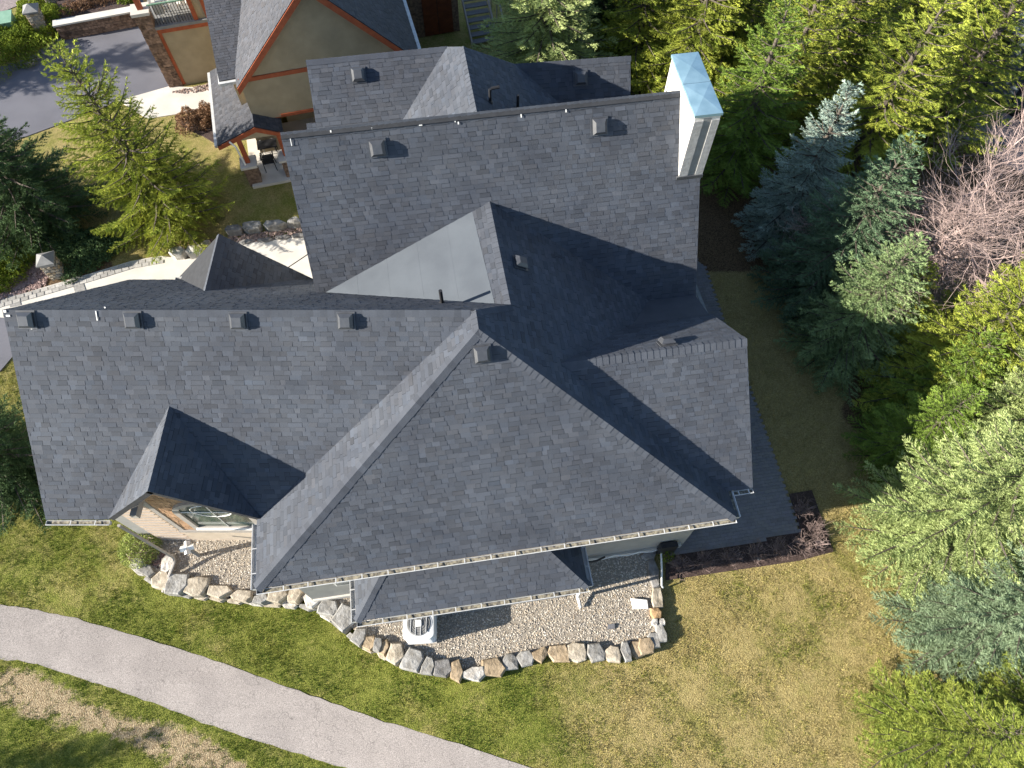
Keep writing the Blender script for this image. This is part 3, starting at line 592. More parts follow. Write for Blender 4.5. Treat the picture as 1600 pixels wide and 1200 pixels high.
# box vents
def box_vent(px, py, pl, u, s=0.40):
    p = onpl(px, py, pl); n = pl[1]; u = unit(np.asarray(u, float) - n * (u @ n)); v = np.cross(n, u); v = v if v[2] > 0 else -v
    mb = MB(); b = s / 2; h = s * 0.52
    def ring(k, z, off=0.0): return [p + u * (-b * k) + v * (-b * k * 1.05 + off) + n * z, p + u * (b * k) + v * (-b * k * 1.05 + off) + n * z, p + u * (b * k) + v * (b * k * 1.05 + off) + n * z, p + u * (-b * k) + v * (b * k * 1.05 + off) + n * z]
    vs = ring(0.78, 0.0) + ring(0.78, h * 0.42) + ring(1.0, h * 0.42) + ring(1.0, h * 0.55) + ring(0.62, h, -0.01)
    fs = [(16, 17, 18, 19)]
    for k in range(4):
        for i in range(4): fs.append((k * 4 + i, k * 4 + (i + 1) % 4, k * 4 + 4 + (i + 1) % 4, k * 4 + 4 + i))
    mb.add(vs, fs); hood = mb.obj('roof_vent', 'vent', house)
    MB().cbox(p + n * 0.03, u * s * 1.25, v * s * 1.25, n * 0.016).obj('flange', 'vent', hood)
X1 = V3(1, 0, 0)
for px, py in ((43, 499), (209, 500), (373, 501), (541, 501)): box_vent(px, py, pl_gS, X1, 0.34)
box_vent(753, 553, pl_F, E_, 0.35); box_vent(590, 231, pl_C, E_, 0.36); box_vent(936, 197, pl_C, E_, 0.36)
box_vent(1042, 538, pl_DN, E_, 0.34); box_vent(812, 412, pl_E, N_, 0.32); box_vent(560, 118, pl_Fs, E_, 0.34); box_vent(907, 122, pl_F2, dF2, 0.34)
def pipe(px, py, pl, h, r=0.045):
    p = onpl(px, py, pl); o = MB().tube([p - UP * 0.05, p + UP * h], r, 10).obj('vent_pipe', 'black', house); MB().tube([p - pl[1] * .02, p + pl[1] * 0.05], [r * 2.4, r * 1.3], 12).obj('boot', 'black', o)
pipe(691, 474, pl_gN, 0.52); pipe(809, 170, pl_GE, 0.45, 0.04); pipe(766, 160, pl_GE, 0.42, 0.04)
p = onpl(768, 157, pl_GE); MB().tube([p + UP * .38, p + UP * .40 + E_ * .22], 0.04, 8).obj('vent_elbow', 'black', house)

# chimney
cb = onpl(1060, 276, pl_C); eC0 = fe(cb); eC1 = CER + 0.05; ctop = None
for z in np.arange(8, 13, 0.02):
    if proj(V3(cb[0], cb[1], z))[1] < 181: ctop = z; break
nC0 = (cb - Vc) @ N_; far = atz(1048, 87, ctop); nC1 = nC0 + max(1.0, ((far - cb) @ N_))
cp = lambda e, n, z: V3(*(Vc + E_ * e + N_ * n)[:2], z)
ch = MB(); ch.box(cp(eC0, nC0, 3.0), E_ * (eC1 - eC0), N_ * (nC1 - nC0), UP * (ctop - 3.05)); cho = ch.obj('chimney', 'stucco', house)
w = eC1 - eC0; L = nC1 - nC0
cap_ = MB()
for k in range(2):
    a = cp(eC0 - 0.03, nC0 - 0.03 + (L + .06) * k / 2, ctop - 0.05); ex = E_ * (w + 0.06); ey = N_ * ((L + 0.06) / 2 - 0.012)
    vs = [a, a + ex, a + ex + ey, a + ey]; vs += [p + UP * 0.07 for p in vs]; mid = a + ex / 2 + ey / 2 + UP * 0.12
    MB().add(vs + [mid], [(0, 1, 5, 4), (1, 2, 6, 5), (2, 3, 7, 6), (3, 0, 4, 7), (4, 5, 8), (5, 6, 8), (6, 7, 8), (7, 4, 8), (0, 3, 2, 1)]).obj('chimney_cap', 'copper', cho)
z0 = cb[2] + 0.02; hgt = ctop - 0.12 - z0
for k, (a, b, m, d) in enumerate(((0.0, 0.36, 'cboard', 0.03), (0.36, 0.68, 'panel', 0.012), (0.68, 1.0, 'cboard', 0.03))):
    MB().box(cp(eC0 + w * a, nC0 - d, z0 - (.05 if k != 1 else 0)), E_ * (w * (b - a) - 0.004), N_ * (d - 0.002), UP * hgt).obj('corner_board' if k != 1 else 'recessed_panel', m, cho)
MB().box(cp(eC0 - 0.02, nC1 - 0.16, 6.5), E_ * 0.019, N_ * 0.012, UP * (ctop - 6.7)).obj('board_joint', 'panel', cho)
MB().box(cp(eC0 - 0.06, nC0 - 0.06, z0 - 0.10), E_ * (w + 0.07), N_ * 0.055, UP * 0.11).obj('flashing', 'vent', cho)

# walls under the roofs
def wallprism(pts, d, m='wall', name='wall'): return MB().prism(pts, d).obj(name, m, house)
gy0, gy1 = 5.95, 12.3; gz = lambda y: min(above((0, y, 0), pl_gS) / -pl_gS[1][2], above((0, y, 0), pl_gN) / -pl_gN[1][2]) - 0.25
wallprism([V3(-11.05, y, z) for y, z in ((gy0, -0.1), (gy1, -0.1), (gy1, gz(gy1)), (YR, gz(YR)), (gy0, gz(gy0)))], (6.5, 0, 0))
wallprism([A0 + E_ * 0.42 + N_ * 0.42 + UP * (-0.1 - ZE), B0 - E_ * 0.42 + N_ * 0.42 + UP * (-0.1 - ZE), B0 - E_ * 0.42 + N_ * 8 + UP * (-0.1 - ZE), A0 + E_ * 0.42 + N_ * 8 + UP * (-0.1 - ZE)], V3(0, 0, ZE - 0.02), 'wall', 'wall')
MB().prism([A0 + E_ * 0.02 + N_ * 0.02 - UP * 0.16, B0 - E_ * 0.02 + N_ * 0.02 - UP * 0.16, B0 - E_ * 0.02 + N_ * 1.2 - UP * .16, A0 + E_ * 0.02 + N_ * 1.2 - UP * .16], V3(0, 0, 0.03)).obj('soffit', 'trim', house)
cN = lambda e, t, z: V3(*(Cpt(e, ZC) + N_ * t)[:2], z)
wallprism([cN(CEL + 0.12, t, z) for t, z in ((-2.6, -0.1), (2.6, -0.1), (2.6, 4.6), (0, ZC - 0.3), (-2.6, 4.6))], E_ * (CER - CEL - 0.35))
wallprism([D1 - E_ * 0.3 + N_ * t + UP * (z - zD) for t, z in ((-2.75, -0.1), (1.6, -0.1), (1.6, 4.4), (0, zD - 0.22), (-2.75, 4.0))], -E_ * 3.2)
sb = [s0 + dS * 0.35 + nS * 0.35, s1 - dS * 0.35 + nS * 0.35, sE - dS * 0.35, sW + dS * 0.35]
wallprism([V3(p[0], p[1], -0.1) for p in sb], V3(0, 0, zs + 0.05))
MB().prism([V3(p[0], p[1], zs - 0.14) for p in (s0 + (dS + nS) * .02, s1 + (nS - dS) * .02, sE, sW)], V3(0, 0, 0.03)).obj('soffit', 'trim', house)
wallprism([F0 + E_ * 0.15 + N_ * t + UP * (z - 8.0) for t, z in ((-2.4, -0.1), (2.1, -0.1), (2.1, 5.3), (0, 7.65), (-2.4, 4.9))], E_ * 4.0)
wallprism([F2b - E_ * 0.2 + N_ * t + UP * (z - 7.2) for t, z in ((-1.9, -0.1), (1.6, -0.1), (1.6, 5.0), (0, 6.85), (-1.9, 4.6))], -E_ * 4.0)
# concrete foot of the front wall
MB().box(A0 + E_ * 6.8 + N_ * 0.36 + UP * (-0.08 - ZE), E_ * 4.45, N_ * 0.055, UP * 0.32).obj('foundation', 'concrete', house)
MB().box(A0 + E_ * 0.45 + N_ * 0.36 + UP * (-0.08 - ZE), E_ * 2.0, N_ * 0.055, UP * 0.32).obj('foundation', 'concrete', house)
MB().box(A0 + E_ * 0.36 + N_ * 0.42 + UP * (-0.08 - ZE), E_ * 0.055, N_ * 1.6, UP * 0.32).obj('foundation', 'concrete', house)
# small slatted basement window beside the bay
wv = A0 + E_ * 1.35 + N_ * 0.40 + UP * (1.35 - ZE); wo = MB().box(wv, E_ * 0.95, N_ * 0.015, UP * 1.0).obj('window', 'white', house)
for k in range(3): MB().box(wv + E_ * 0.05 + UP * (0.06 + .31 * k) - N_ * 0.008, E_ * 0.85, N_ * 0.007, UP * 0.25).obj('pane', 'dglass', wo)
# front gable wall of the dormer, cedar shakes, with its arched window
yw = gy0 - 0.06; gw_ = dr[0] - dl[0] - 0.9; gx0, gx1 = dl[0] + 0.45, dr[0] + 0.15; zp = zd - 0.35
sd = (zd - 3.92) / (xd - dl[0]); top = lambda x: zd - 0.28 - abs(x - xd) * sd
wl = [V3(gx0, yw, 1.05), V3(gx1, yw, 1.05), V3(gx1, yw, max(1.3, top(gx1))), V3(xd, yw, top(xd)), V3(gx0, yw, max(1.3, top(gx0)))]
wallprism(wl, (0, 0.3, 0), 'cedar', 'gable_wall')
MB().box((gx0 - 0.05, yw - 0.05, 0.88), (gx1 - gx0 + .1, 0, 0), (0, 0.14, 0), (0, 0, 0.16)).obj('belt_board', 'trim', house)
MB().box((gx0 - 0.02, yw - 0.03, -0.08), (gx1 - gx0 + .04, 0, 0), (0, 0.1, 0), (0, 0, 0.955)).obj('wainscot', mat('cream_board', (0.52, 0.44, 0.35), (0.46, 0.385, 0.30), 0.85, 5), house)
MB().box((gx0 + 0.0, yw - 0.035, 1.06), (0.14, 0, 0), (0, 0.03, 0), (0, 0, max(0.3, top(gx0) - 1.1))).obj('corner_board', 'trim', house)
rows = MB()
for k in range(20):      # shake courses
    z = 1.08 + 0.17 * k; half = (zd - 0.34 - z) / sd; a = max(gx0 + .15, xd - half); b = min(gx1, xd + half); x = a
    while x < b - 0.03:
        w_ = min(random.uniform(0.09, 0.22), b - x); t = random.uniform(0.012, 0.022); g = random.uniform(0.8, 1.2)
        if not (xd - 0.78 < x + w_ / 2 < xd + 1.02 and 1.45 < z + 0.08 < 3.65): rows.box((x, yw - t, z + random.uniform(-.01, .01)), (w_ - 0.008, 0, 0), (0, t - 0.001, 0), (0, 0, 0.162), (g, g, g))
        x += w_
rows.obj('shake_siding', mat('cedar_shakes', (0.44, 0.275, 0.165), (0.33, 0.20, 0.115), 0.85, 9, 0.4, 40, attr='tint'), house)
wx0, wx1, wz0, wz1 = xd - 0.72, xd + 0.98, 1.5, 2.75; wcx = (wx0 + wx1) / 2; wr = (wx1 - wx0) / 2
arch = lambda k, n=16: [V3(wx0 - k, yw - 0.03, wz0 - k), V3(wx1 + k, yw - 0.03, wz0 - k)] + [V3(wcx + (wr + k) * math.cos(a), yw - 0.03, wz1 + (wr + k) * 0.8 * math.sin(a)) for a in np.linspace(0, math.pi, n)]
win = MB().prism([p + V3(0, -0.006, 0) for p in arch(0.0)], (0, 0.03, 0)).obj('window', 'glass', house)
o_, i_ = arch(0.16), arch(0.0); n_ = len(o_); fr = MB()
vs = [p + V3(0, -0.06, 0) for p in o_] + [p + V3(0, -0.06, 0) for p in i_] + [p + V3(0, 0.04, 0) for p in o_] + [p + V3(0, 0.02, 0) for p in i_]
fs = [(k, (k + 1) % n_, n_ + (k + 1) % n_, n_ + k) for k in range(n_)] + [(k, 2 * n_ + k, 2 * n_ + (k + 1) % n_, (k + 1) % n_) for k in range(n_)] + [(n_ + k, n_ + (k + 1) % n_, 3 * n_ + (k + 1) % n_, 3 * n_ + k) for k in range(n_)]
fr.add(vs, fs); fr.obj('frame', 'trim', win)
MB().box((wx0 - 0.05, yw - 0.15, wz0 - 0.06), (wx1 - wx0 + 0.1, 0, 0), (0, 0.12, 0), (0, 0, 0.05)).obj('sill', 'white', win)
mu = lambda pts, r=0.014: MB().tube(pts, r, 6).obj('muntin', 'white', win)
mu([V3(wcx, yw - 0.05, wz0), V3(wcx, yw - 0.05, wz1 + wr * .8)]); mu([V3(wx0, yw - 0.05, wz1), V3(wx1, yw - 0.05, wz1)])
mu([V3(wcx + wr * 0.62 * math.cos(a), yw - 0.05, wz1 + 0.1 + wr * 0.52 * math.sin(a)) for a in np.linspace(0, 2 * math.pi, 25)])
# rake boards and brackets of the dormer
for s_, c_ in ((-1, dl), (1, dr)):
    d_ = c_ - Rf; MB().prism([Rf + V3(0, 0.03, -0.05), c_ + V3(0, 0.03, -0.05), c_ + V3(0, 0.03, -0.22), Rf + V3(0, 0.03, -0.24)], (0, 0.035, 0)).obj('rake_board', 'trim', house)
MB().box(dl + V3(0.5, 0.08, -0.22), (0.16, 0, 0), (0, yw - dl[1] - 0.1, 0), (0, 0, 0.24)).obj('bracket', 'trim', house)
# lit side wall of the bay left of the window, with a horizontal trim board
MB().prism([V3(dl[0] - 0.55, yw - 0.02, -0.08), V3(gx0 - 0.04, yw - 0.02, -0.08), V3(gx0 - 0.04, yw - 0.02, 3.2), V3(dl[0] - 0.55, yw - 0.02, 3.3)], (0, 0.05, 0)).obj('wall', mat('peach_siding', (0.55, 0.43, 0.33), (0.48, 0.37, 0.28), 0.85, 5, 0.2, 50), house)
for z in np.arange(0.1, 3.1, 0.24): MB().box((dl[0] - 0.5, yw - 0.045, z), (gx0 - dl[0] + 0.42, 0, 0), (0, 0.024, 0), (0, 0, 0.03)).obj('siding_lap', 'trim', house)

# gutters with hangers
def gutter(a, b, out, hang=0.62, deb=True):
    a = np.asarray(a, float); b = np.asarray(b, float); d = unit(b - a); L = np.linalg.norm(b - a); g = MB(); w = 0.125
    prof = [(0.012, -0.02), (0.012, -0.13), (0.10, -0.13), (w, -0.03), (w + 0.012, -0.02), (w + 0.012, -0.008), (w - 0.006, -0.008), (w - 0.010, -0.03), (0.092, -0.118), (0.02, -0.118), (0.02, -0.02)]
    vs = []; n = len(prof)
    for p in (a, b): vs += [p + out * x + UP * z for x, z in prof]
    g.add(vs, [(k, (k + 1) % n, n + (k + 1) % n, n + k) for k in range(n)] + [tuple(range(n)), tuple(range(n, 2 * n))[::-1]])
    for p in (a, b): g.prism([p + out * x + UP * z for x, z in ((0.012, -0.02), (0.012, -0.13), (0.10, -0.13), (w, -0.02))], d * (0.006 if p is a else -0.006))
    o = g.obj('gutter', 'gutter', house)
    if deb: MB().prism([a + out * x + UP * z + d * 0.02 for x, z in ((0.022, -0.115), (0.092, -0.115), (0.105, -0.07), (0.022, -0.06))], d * (L - 0.04)).obj('leaf_litter', 'gutter_in', o)
    for k in range(1, int(L / hang) + 1):
        x = k * hang + random.uniform(-.04, .04)
        if x < L - 0.1: MB().cbox(a + d * x + out * 0.07 - UP * 0.008, d * 0.022, out * 0.115, UP * 0.012).obj('gutter_hanger', 'gutter', o)
gutter(A0 - UP * .02, B0 - UP * .02, -N_); gutter(Wc - UP * .02 - N_ * .1, A0 - UP * .02, -E_, deb=False); gutter(B0 - UP * .02, V3(*(B0 + N_ * 0.72)[:2], ZE - .02), E_, 5)
gutter(DSw - UP * .02 + E_ * 0.1, DSe - UP * .02, -N_, 0.2); gutter(V3(XW, 5.30, ZE - .02), V3(dl[0], 5.30, ZE - .02), V3(0, -1, 0))
gutter(s0 - UP * .02, s1 - UP * .02, -nS); gutter(sW - UP * .02, s0 - UP * .02, -dS, 0.5, False); gutter(s1 - UP * .02, sE - UP * .02, dS, 0.5, False)
gutter(V3(-10.2, 12.84, 3.53), V3(-8.6, 12.84, 3.53), V3(0, 1, 0), 5)
# downspouts
def spout(path): return MB().tube(path, 0.045, 6).obj('downspout', 'trim' if path[0][0] < -9 else 'white', house)
dsx = V3(dl[0] + 0.18, 5.2, 3.72); spout([dsx, V3(dsx[0], 5.22, 0.62), V3(dsx[0], 5.2, 0.5)]); gp = att(257, 926)
spout([V3(dsx[0], 5.2, 0.5), V3(dsx[0] - 0.02, 5.1, 0.34), V3(gp[0], gp[1], gp[2] + 0.12)])
c_ = s1 + V3(-0.02, 0.02, -0.12); spout([c_, c_ + nS * 0.15 - UP * 0.25, V3(c_[0], c_[1], 0.2) + nS * .25, V3(c_[0] + .05, c_[1] - .05, 0.08)])
MB().tube([atz(1033, 862, 0.25), atz(1034, 890, 0.22), atz(1034, 915, 0.2), atz(1036, 918, 0.05)], .03, 6).obj('downspout', 'white', house)
# pipes and cable at the foot of the front wall
a = A0 + E_ * 7.3 + N_ * 0.34 + UP * (0.34 - ZE); MB().tube([a + E_ * t - N_ * (0.02 + 0.03 * math.sin(9 * t)) + UP * (0.03 * math.sin(7 * t) - 0.02 * t) for t in np.linspace(1.0, 3.4, 14)], 0.016, 6).obj('conduit', 'white', house)
MB().tube([a + E_ * 0.95 - N_ * .03, a + E_ * 1.2 - N_ * .1 + UP * .05, a + E_ * 1.35 - N_ * .1 + UP * .12, a + E_ * 1.6 - N_ * .03 + UP * .12], 0.03, 6).obj('conduit', 'black', house)
MB().cbox(A0 + E_ * 10.75 + N_ * 0.3 + UP * (0.45 - ZE), E_ * 0.5, N_ * 0.16, UP * 0.7).obj('meter_box', 'black', house)

# ================================================================ stone edging, condenser, patio and small garden things
def stone_piece(c, w, d, h, ang, seed, col, parent, top=0.0, name='stone'):
    r = np.random.default_rng(seed); n = r.integers(5, 8); an = np.sort(np.linspace(0, 2 * math.pi, n, endpoint=False) + r.uniform(-0.28, 0.28, n))
    sq = lambda a: 1 / max(abs(math.cos(a)), abs(math.sin(a))); rad = np.array([min(1.25, sq(a)) * r.uniform(0.86, 1.06) for a in an]); vs = []
    for z, k in ((-h, 0.97), (-0.05, 1.0), (0.0, 0.86)):
        for a, rr in zip(an, rad):
            x = math.cos(a) * w / 2 * rr * k; y = math.sin(a) * d / 2 * rr * k; zz = z + (r.uniform(-0.018, 0.018) if z > -h else 0)
            vs.append((c[0] + x * math.cos(ang) - y * math.sin(ang), c[1] + x * math.sin(ang) + y * math.cos(ang), c[2] + top + zz))
    vs.append((c[0] + r.uniform(-.1, .1) * w, c[1] + r.uniform(-.1, .1) * d, c[2] + top + r.uniform(-.01, .025))); n = int(n); fs = []
    for k in range(2):
        for i in range(n): fs.append((k * n + i, k * n + (i + 1) % n, (k + 1) * n + (i + 1) % n, (k + 1) * n + i))
    fs += [(2 * n + i, 2 * n + (i + 1) % n, 3 * n) for i in range(n)]
    return mk(name, vs, fs, 'stone', parent, np.array([col] * len(vs)))
SC = {'g': (0.34, 0.345, 0.345), 'c': (0.50, 0.455, 0.38), 't': (0.43, 0.345, 0.24), 'w': (0.60, 0.59, 0.57), 'o': (0.5, 0.34, 0.19), 'd': (0.25, 0.25, 0.255)}
STN = [(212, 878, 20, 16, 'w'), (226, 889, 30, 18, 'g'), (249, 905, 30, 26, 'c'), (275, 911, 33, 32, 'g'), (306, 914, 33, 31, 'c'), (341, 923, 36, 20, 'c'), (377, 929, 33, 17, 'c'), (408, 935, 24, 15, 'g'), (434, 931, 31, 20, 'c'), (460, 928, 21, 24, 'c'), (486, 936, 27, 26, 'w'),
       (512, 948, 31, 24, 'g'), (538, 966, 35, 42, 'g'), (561, 993, 20, 29, 'g'), (577, 1004, 19, 22, 't'), (590, 1007, 13, 21, 'g'), (600, 1011, 14, 24, 't'), (619, 1020, 25, 31, 'c'), (643, 1030, 31, 30, 'g'), (669, 1040, 21, 24, 'g'), (693, 1043, 26, 27, 'd'), (714, 1047, 19, 31, 't'), (740, 1052, 31, 20, 'w'),
       (771, 1043, 33, 27, 't'), (797, 1033, 23, 23, 'g'), (820, 1028, 26, 22, 'g'), (844, 1023, 24, 21, 't'), (873, 1020, 32, 25, 't'), (902, 1019, 28, 27, 'c'), (932, 1019, 29, 25, 'g'), (958, 1021, 22, 23, 'c'), (978, 1018, 15, 27, 'g'), (996, 1014, 20, 23, 't'), (1010, 1009, 23, 23, 't'), (1022, 1000, 17, 22, 'g'), (1034, 989, 15, 29, 'g'),
       (1023, 972, 10, 11, 'w'), (1035, 971, 9, 10, 'w'), (1026, 958, 17, 18, 'o'), (1027, 934, 19, 31, 'c'), (1022, 893, 19, 50, 'd'), (1015, 866, 24, 16, 'd')]
wall_st = thing('stone_edging', (-1, 2.2, 0), 'low edging of irregular quarried stones curving around the gravel bed', 'stone edging')
ctr = [atz(x, y, 0.15) for x, y, *_ in STN]
for i, (x, y, w, d, c) in enumerate(STN):
    p = ctr[i]; px = 17.6 / FPX * 1.02; a, b = ctr[max(0, i - 1)], ctr[min(len(STN) - 1, i + 1)]; ang = math.atan2(b[1] - a[1], b[0] - a[0]) * 0.5 if i < 33 else 0.1
    col = tuple(np.array(SC[c]) * random.uniform(0.9, 1.12)); wm = w / FPX * 20.3; dm = d / FPX * 20.3
    stone_piece(V3(p[0], p[1], 0.0), wm * 1.14, dm * 1.1, 0.62, ang, 100 + i, col, wall_st, 0.10 + random.uniform(0, 0.08))
low = [(205, 882), (228, 902), (252, 918), (280, 928), (305, 933), (330, 936), (357, 939), (385, 942), (412, 945), (440, 946), (468, 948), (498, 956), (522, 972), (545, 992), (566, 1009), (590, 1021), (612, 1032), (640, 1044), (668, 1052)]
for i in range(len(low) - 1):
    a, b = att(*low[i]), att(*low[i + 1]); m = (a + b) / 2; L = np.linalg.norm(b - a)
    stone_piece(V3(m[0], m[1] + 0.02, m[2]), L * 1.02, 0.2, 0.25, math.atan2(b[1] - a[1], b[0] - a[0]), 300 + i, tuple(np.array(SC[random.choice('wccg')]) * random.uniform(0.95, 1.1)), wall_st, 0.12 + random.uniform(0, .08))
bk = thing('boulder_edging', (-11, 17.2, 0), 'row of grey boulders between the neighbour lawn and the entry walk', 'boulder row')
for i, (x, y, w, d, c) in enumerate([(277, 394, 30, 16, 'w'), (304, 391, 28, 16, 'w'), (322, 382, 14, 12, 'c'), (365, 358, 28, 12, 'd'), (395, 353, 32, 16, 'g'), (430, 350, 40, 13, 'g'), (460, 346, 24, 13, 'g')]):
    p = atz(x, y, 0.2); stone_piece(V3(p[0], p[1], 0), w / 1110 * 25, d / 1110 * 30, 0.5, 0.12, 400 + i, SC[c], bk, 0.3)
for i, (x, y) in enumerate([(385, 378), (415, 375), (443, 371), (468, 368)]):
    p = atz(x, y, 0.0); stone_piece(V3(p[0], p[1], 0), 0.66, 0.22, 0.2, 0.1, 420 + i, SC['d'], bk, 0.04)
b = stone_piece(atz(263, 880, 0.1), 0.42, 0.5, 0.3, 0.2, 431, SC['w'], None, 0.06, 'boulder'); tag(b, 'pale boulder standing just inside the edging beside the downspout pipe', 'boulder')
sl_ = MB(); p = atz(999, 943, 0.06); sl_.prism([p + V3(-.25, .14, 0), p + V3(-.2, -.16, 0), p + V3(.23, -.15, 0), p + V3(.22, .09, 0), p + V3(-.05, .12, 0)][::-1], (0, 0, 0.05)); o = sl_.obj('stone_slab', 'white'); tag(o, 'white flat stone slab lying on the gravel near the right edging', 'slab')
o = MB().cbox(atz(955, 979, 0.03), (.2, .03, 0), (0, .13, 0), (0, 0, .05)).obj('valve_box', 'acdark'); tag(o, 'small dark square valve cover in the gravel near the right edging', 'valve cover')

# air conditioning condenser
acp = atz(654, 974, 0.84); ac = thing('air_conditioner', (acp[0], acp[1], 0), 'white air conditioning condenser with round dark grille on the gravel', 'air conditioner')
def rrect(cx, cy, z, a, r, n=6, rot=0.06):
    out = []
    for k, (sx, sy) in enumerate(((1, 1), (-1, 1), (-1, -1), (1, -1))):
        for t in np.linspace(0, math.pi / 2, n):
            an = t + k * math.pi / 2; x = sx * (a - r) + r * math.cos(an); y = sy * (a - r) + r * math.sin(an)
            out.append(V3(cx + x * math.cos(rot) - y * math.sin(rot), cy + x * math.sin(rot) + y * math.cos(rot), z))
    return out
def loft(rings, m, name, parent, captop=True):
    n = len(rings[0]); vs = [p for r in rings for p in r]; fs = [(k * n + i, k * n + (i + 1) % n, (k + 1) * n + (i + 1) % n, (k + 1) * n + i) for k in range(len(rings) - 1) for i in range(n)]
    if captop: fs.append(tuple(range((len(rings) - 1) * n, len(rings) * n)))
    return mk(name, vs, fs, m, parent)
cx, cy = acp[0], acp[1]
MB().cbox((cx, cy, 0.02), (.84, .05, 0), (-.05, .84, 0), (0, 0, 0.09)).obj('base_pad', 'concrete', ac)
loft([rrect(cx, cy, z, a, .14) for z, a in ((0.06, .40), (0.72, .40))], 'acdark', 'coil', ac, False)
for k in range(17): loft([rrect(cx, cy, 0.09 + k * 0.038 + dz, a, .15) for dz, a in ((0, .41), (0.004, .422), (.017, .415))], 'acwhite', 'louver', ac, False)
loft([rrect(cx, cy, z, a, r) for z, a, r in ((0.73, .425, .15), (0.79, .43, .15), (0.83, .41, .15), (0.835, .37, .17))], 'acwhite', 'top_panel', ac, True)
circ = lambda r, z, n=28: [V3(cx + r * math.cos(t), cy + r * math.sin(t), z) for t in np.linspace(0, 2 * math.pi, n, endpoint=False)]
loft([circ(.33, .838), circ(.31, .850), circ(.05, .868)], 'panel', 'fan_grille', ac)
for k in range(4): x = -0.21 + 0.14 * k; h = math.sqrt(.32 ** 2 - x * x); MB().cbox((cx + x, cy, .866), (.012, 0, 0), (0, 2 * h, 0), (0, 0, .012)).obj('grille_bar', 'acwhite', ac)
for rr in (0.12, 0.18, .24, .29): MB().tube(circ(rr, .866) + [circ(rr, .866)[0]], 0.004, 4).obj('grille_ring', 'black', ac)
loft([rrect(cx, cy, z, a, .03) for z, a in ((.866, .085), (.888, .085), (.893, .075))], 'white', 'motor_cap', ac)

# small white lantern-topped bollard beside the downspout
lp = atz(311, 868, 0.0); bol = thing('bollard_light', (lp[0], lp[1], 0), 'small bollard light with a white cross shaped cap beside the downspout', 'bollard light')
MB().tube([(lp[0], lp[1], 0), (lp[0], lp[1], 0.82)], 0.055, 8).obj('post', 'panel', bol)
for k in range(2):
    a = 0.25 + k * math.pi / 2; u = V3(math.cos(a), math.sin(a), 0); v = V3(-u[1], u[0], 0); c0 = V3(lp[0], lp[1], 0.86)
    MB().prism([c0 - u * .19 - v * .09, c0 - u * .19 + v * .09, c0 - u * .19 + UP * .085], u * .38).obj('cap_gable', 'white', bol)

# patio pavers, running bond
patio = sheet('patio', PATIO, -0.035, 'bed')
PV = []; ps = (0.205, 0.103)
for r_ in range(-4, 120):
    for c_ in range(-8, 40):
        o = V3(4.2, 4.6, 0) + E_ * (c_ * ps[0] + (r_ % 2) * ps[0] / 2) + N_ * r_ * ps[1]; cen = o + E_ * ps[0] / 2 + N_ * ps[1] / 2
        if not inpoly(PATIO, np.array([cen[0]]), np.array([cen[1]]))[0]: continue
        if (cen - B0) @ E_ < -0.5 and (cen - B0) @ N_ > 0.4: continue
        mb = MB(); z = -0.03 + random.uniform(0, 0.002); g = random.gauss(1, .05); a, b_, t = ps[0] - .004, ps[1] - .004, 0.028
        mb.box(V3(o[0], o[1], z), E_ * a, N_ * b_, UP * t); PV.append((mb.v, [mb.f[1]] + mb.f[2:], (g, g, g * random.uniform(.97, 1.05)), a * b_))
place_pieces(PV, 'paver', 'paver_field', 'paver', patio, 300)
bedm = sheet('mulch_bed', BED, -0.022, 'mulch')
def twig_shrub(loc, r, h, n, m, label, cat='shrub', name='dormant_shrub', group=None, seed=0, leaf=None, up=0.9):
    rr = np.random.default_rng(seed); t = thing(name, loc, label, cat, group); mb = MB()
    for i in range(n):
        a = rr.uniform(0, 6.28); l = rr.uniform(.5, 1); p = V3(*loc) + V3(math.cos(a), math.sin(a), 0) * r * .08; d = V3(math.cos(a) * rr.uniform(.2, 1), math.sin(a) * rr.uniform(.2, 1), up); path = [p]
        for k in range(3): p = p + V3(d[0] * r * l / 3, d[1] * r * l / 3, d[2] * h * l / 3) + rr.normal(0, .03 * r, 3); path.append(p)
        mb.tube(path, [0.010, .008, .006, .003], 3, False)
        for k in range(3):
            b = path[1 + k % 3]; e = b + V3(rr.uniform(-1, 1) * r * .35, rr.uniform(-1, 1) * r * .35, rr.uniform(.1, .8) * h * .35); mb.tube([b, e], [.005, .002], 3, False)
    mb.obj('stems', m, t)
    if leaf:
        k, ml, sz = leaf; a = rr.uniform(0, 6.28, k); q = np.sqrt(rr.uniform(0, 1, k)) * r; z = loc[2] + h * rr.uniform(.15, 1, k) * np.sqrt(np.clip(1 - (q / r) ** 2 * .8, 0, 1)); c = np.stack([loc[0] + q * np.cos(a), loc[1] + q * np.sin(a), z], 1)
        leaves(c, sz, ml, 'foliage', t, seed)
    return t
def leaves(c, sz, m, name, parent, seed=0):
    rr = np.random.default_rng(seed + 5); k = len(c); d = rr.normal(0, 1, (k, 3)); d /= np.linalg.norm(d, axis=1)[:, None]; e = np.cross(d, rr.normal(0, 1, (k, 3))); e /= np.linalg.norm(e, axis=1)[:, None]; s = rr.uniform(.6, 1.3, (k, 1)) * sz
    v = np.stack([c - d * s, c + e * s * .42, c + d * s, c - e * s * .42], 1).reshape(-1, 3); f = np.arange(4 * k).reshape(-1, 4); t = np.repeat(rr.uniform(.6, 1.35, k), 4)
    return mk(name, v, f, m, parent, t)
names = ['leftmost, against the house corner', 'second from the house corner', 'third from the house corner', 'in the middle of the mulch bed', 'right of the middle of the mulch bed', 'near the right end of the mulch bed']
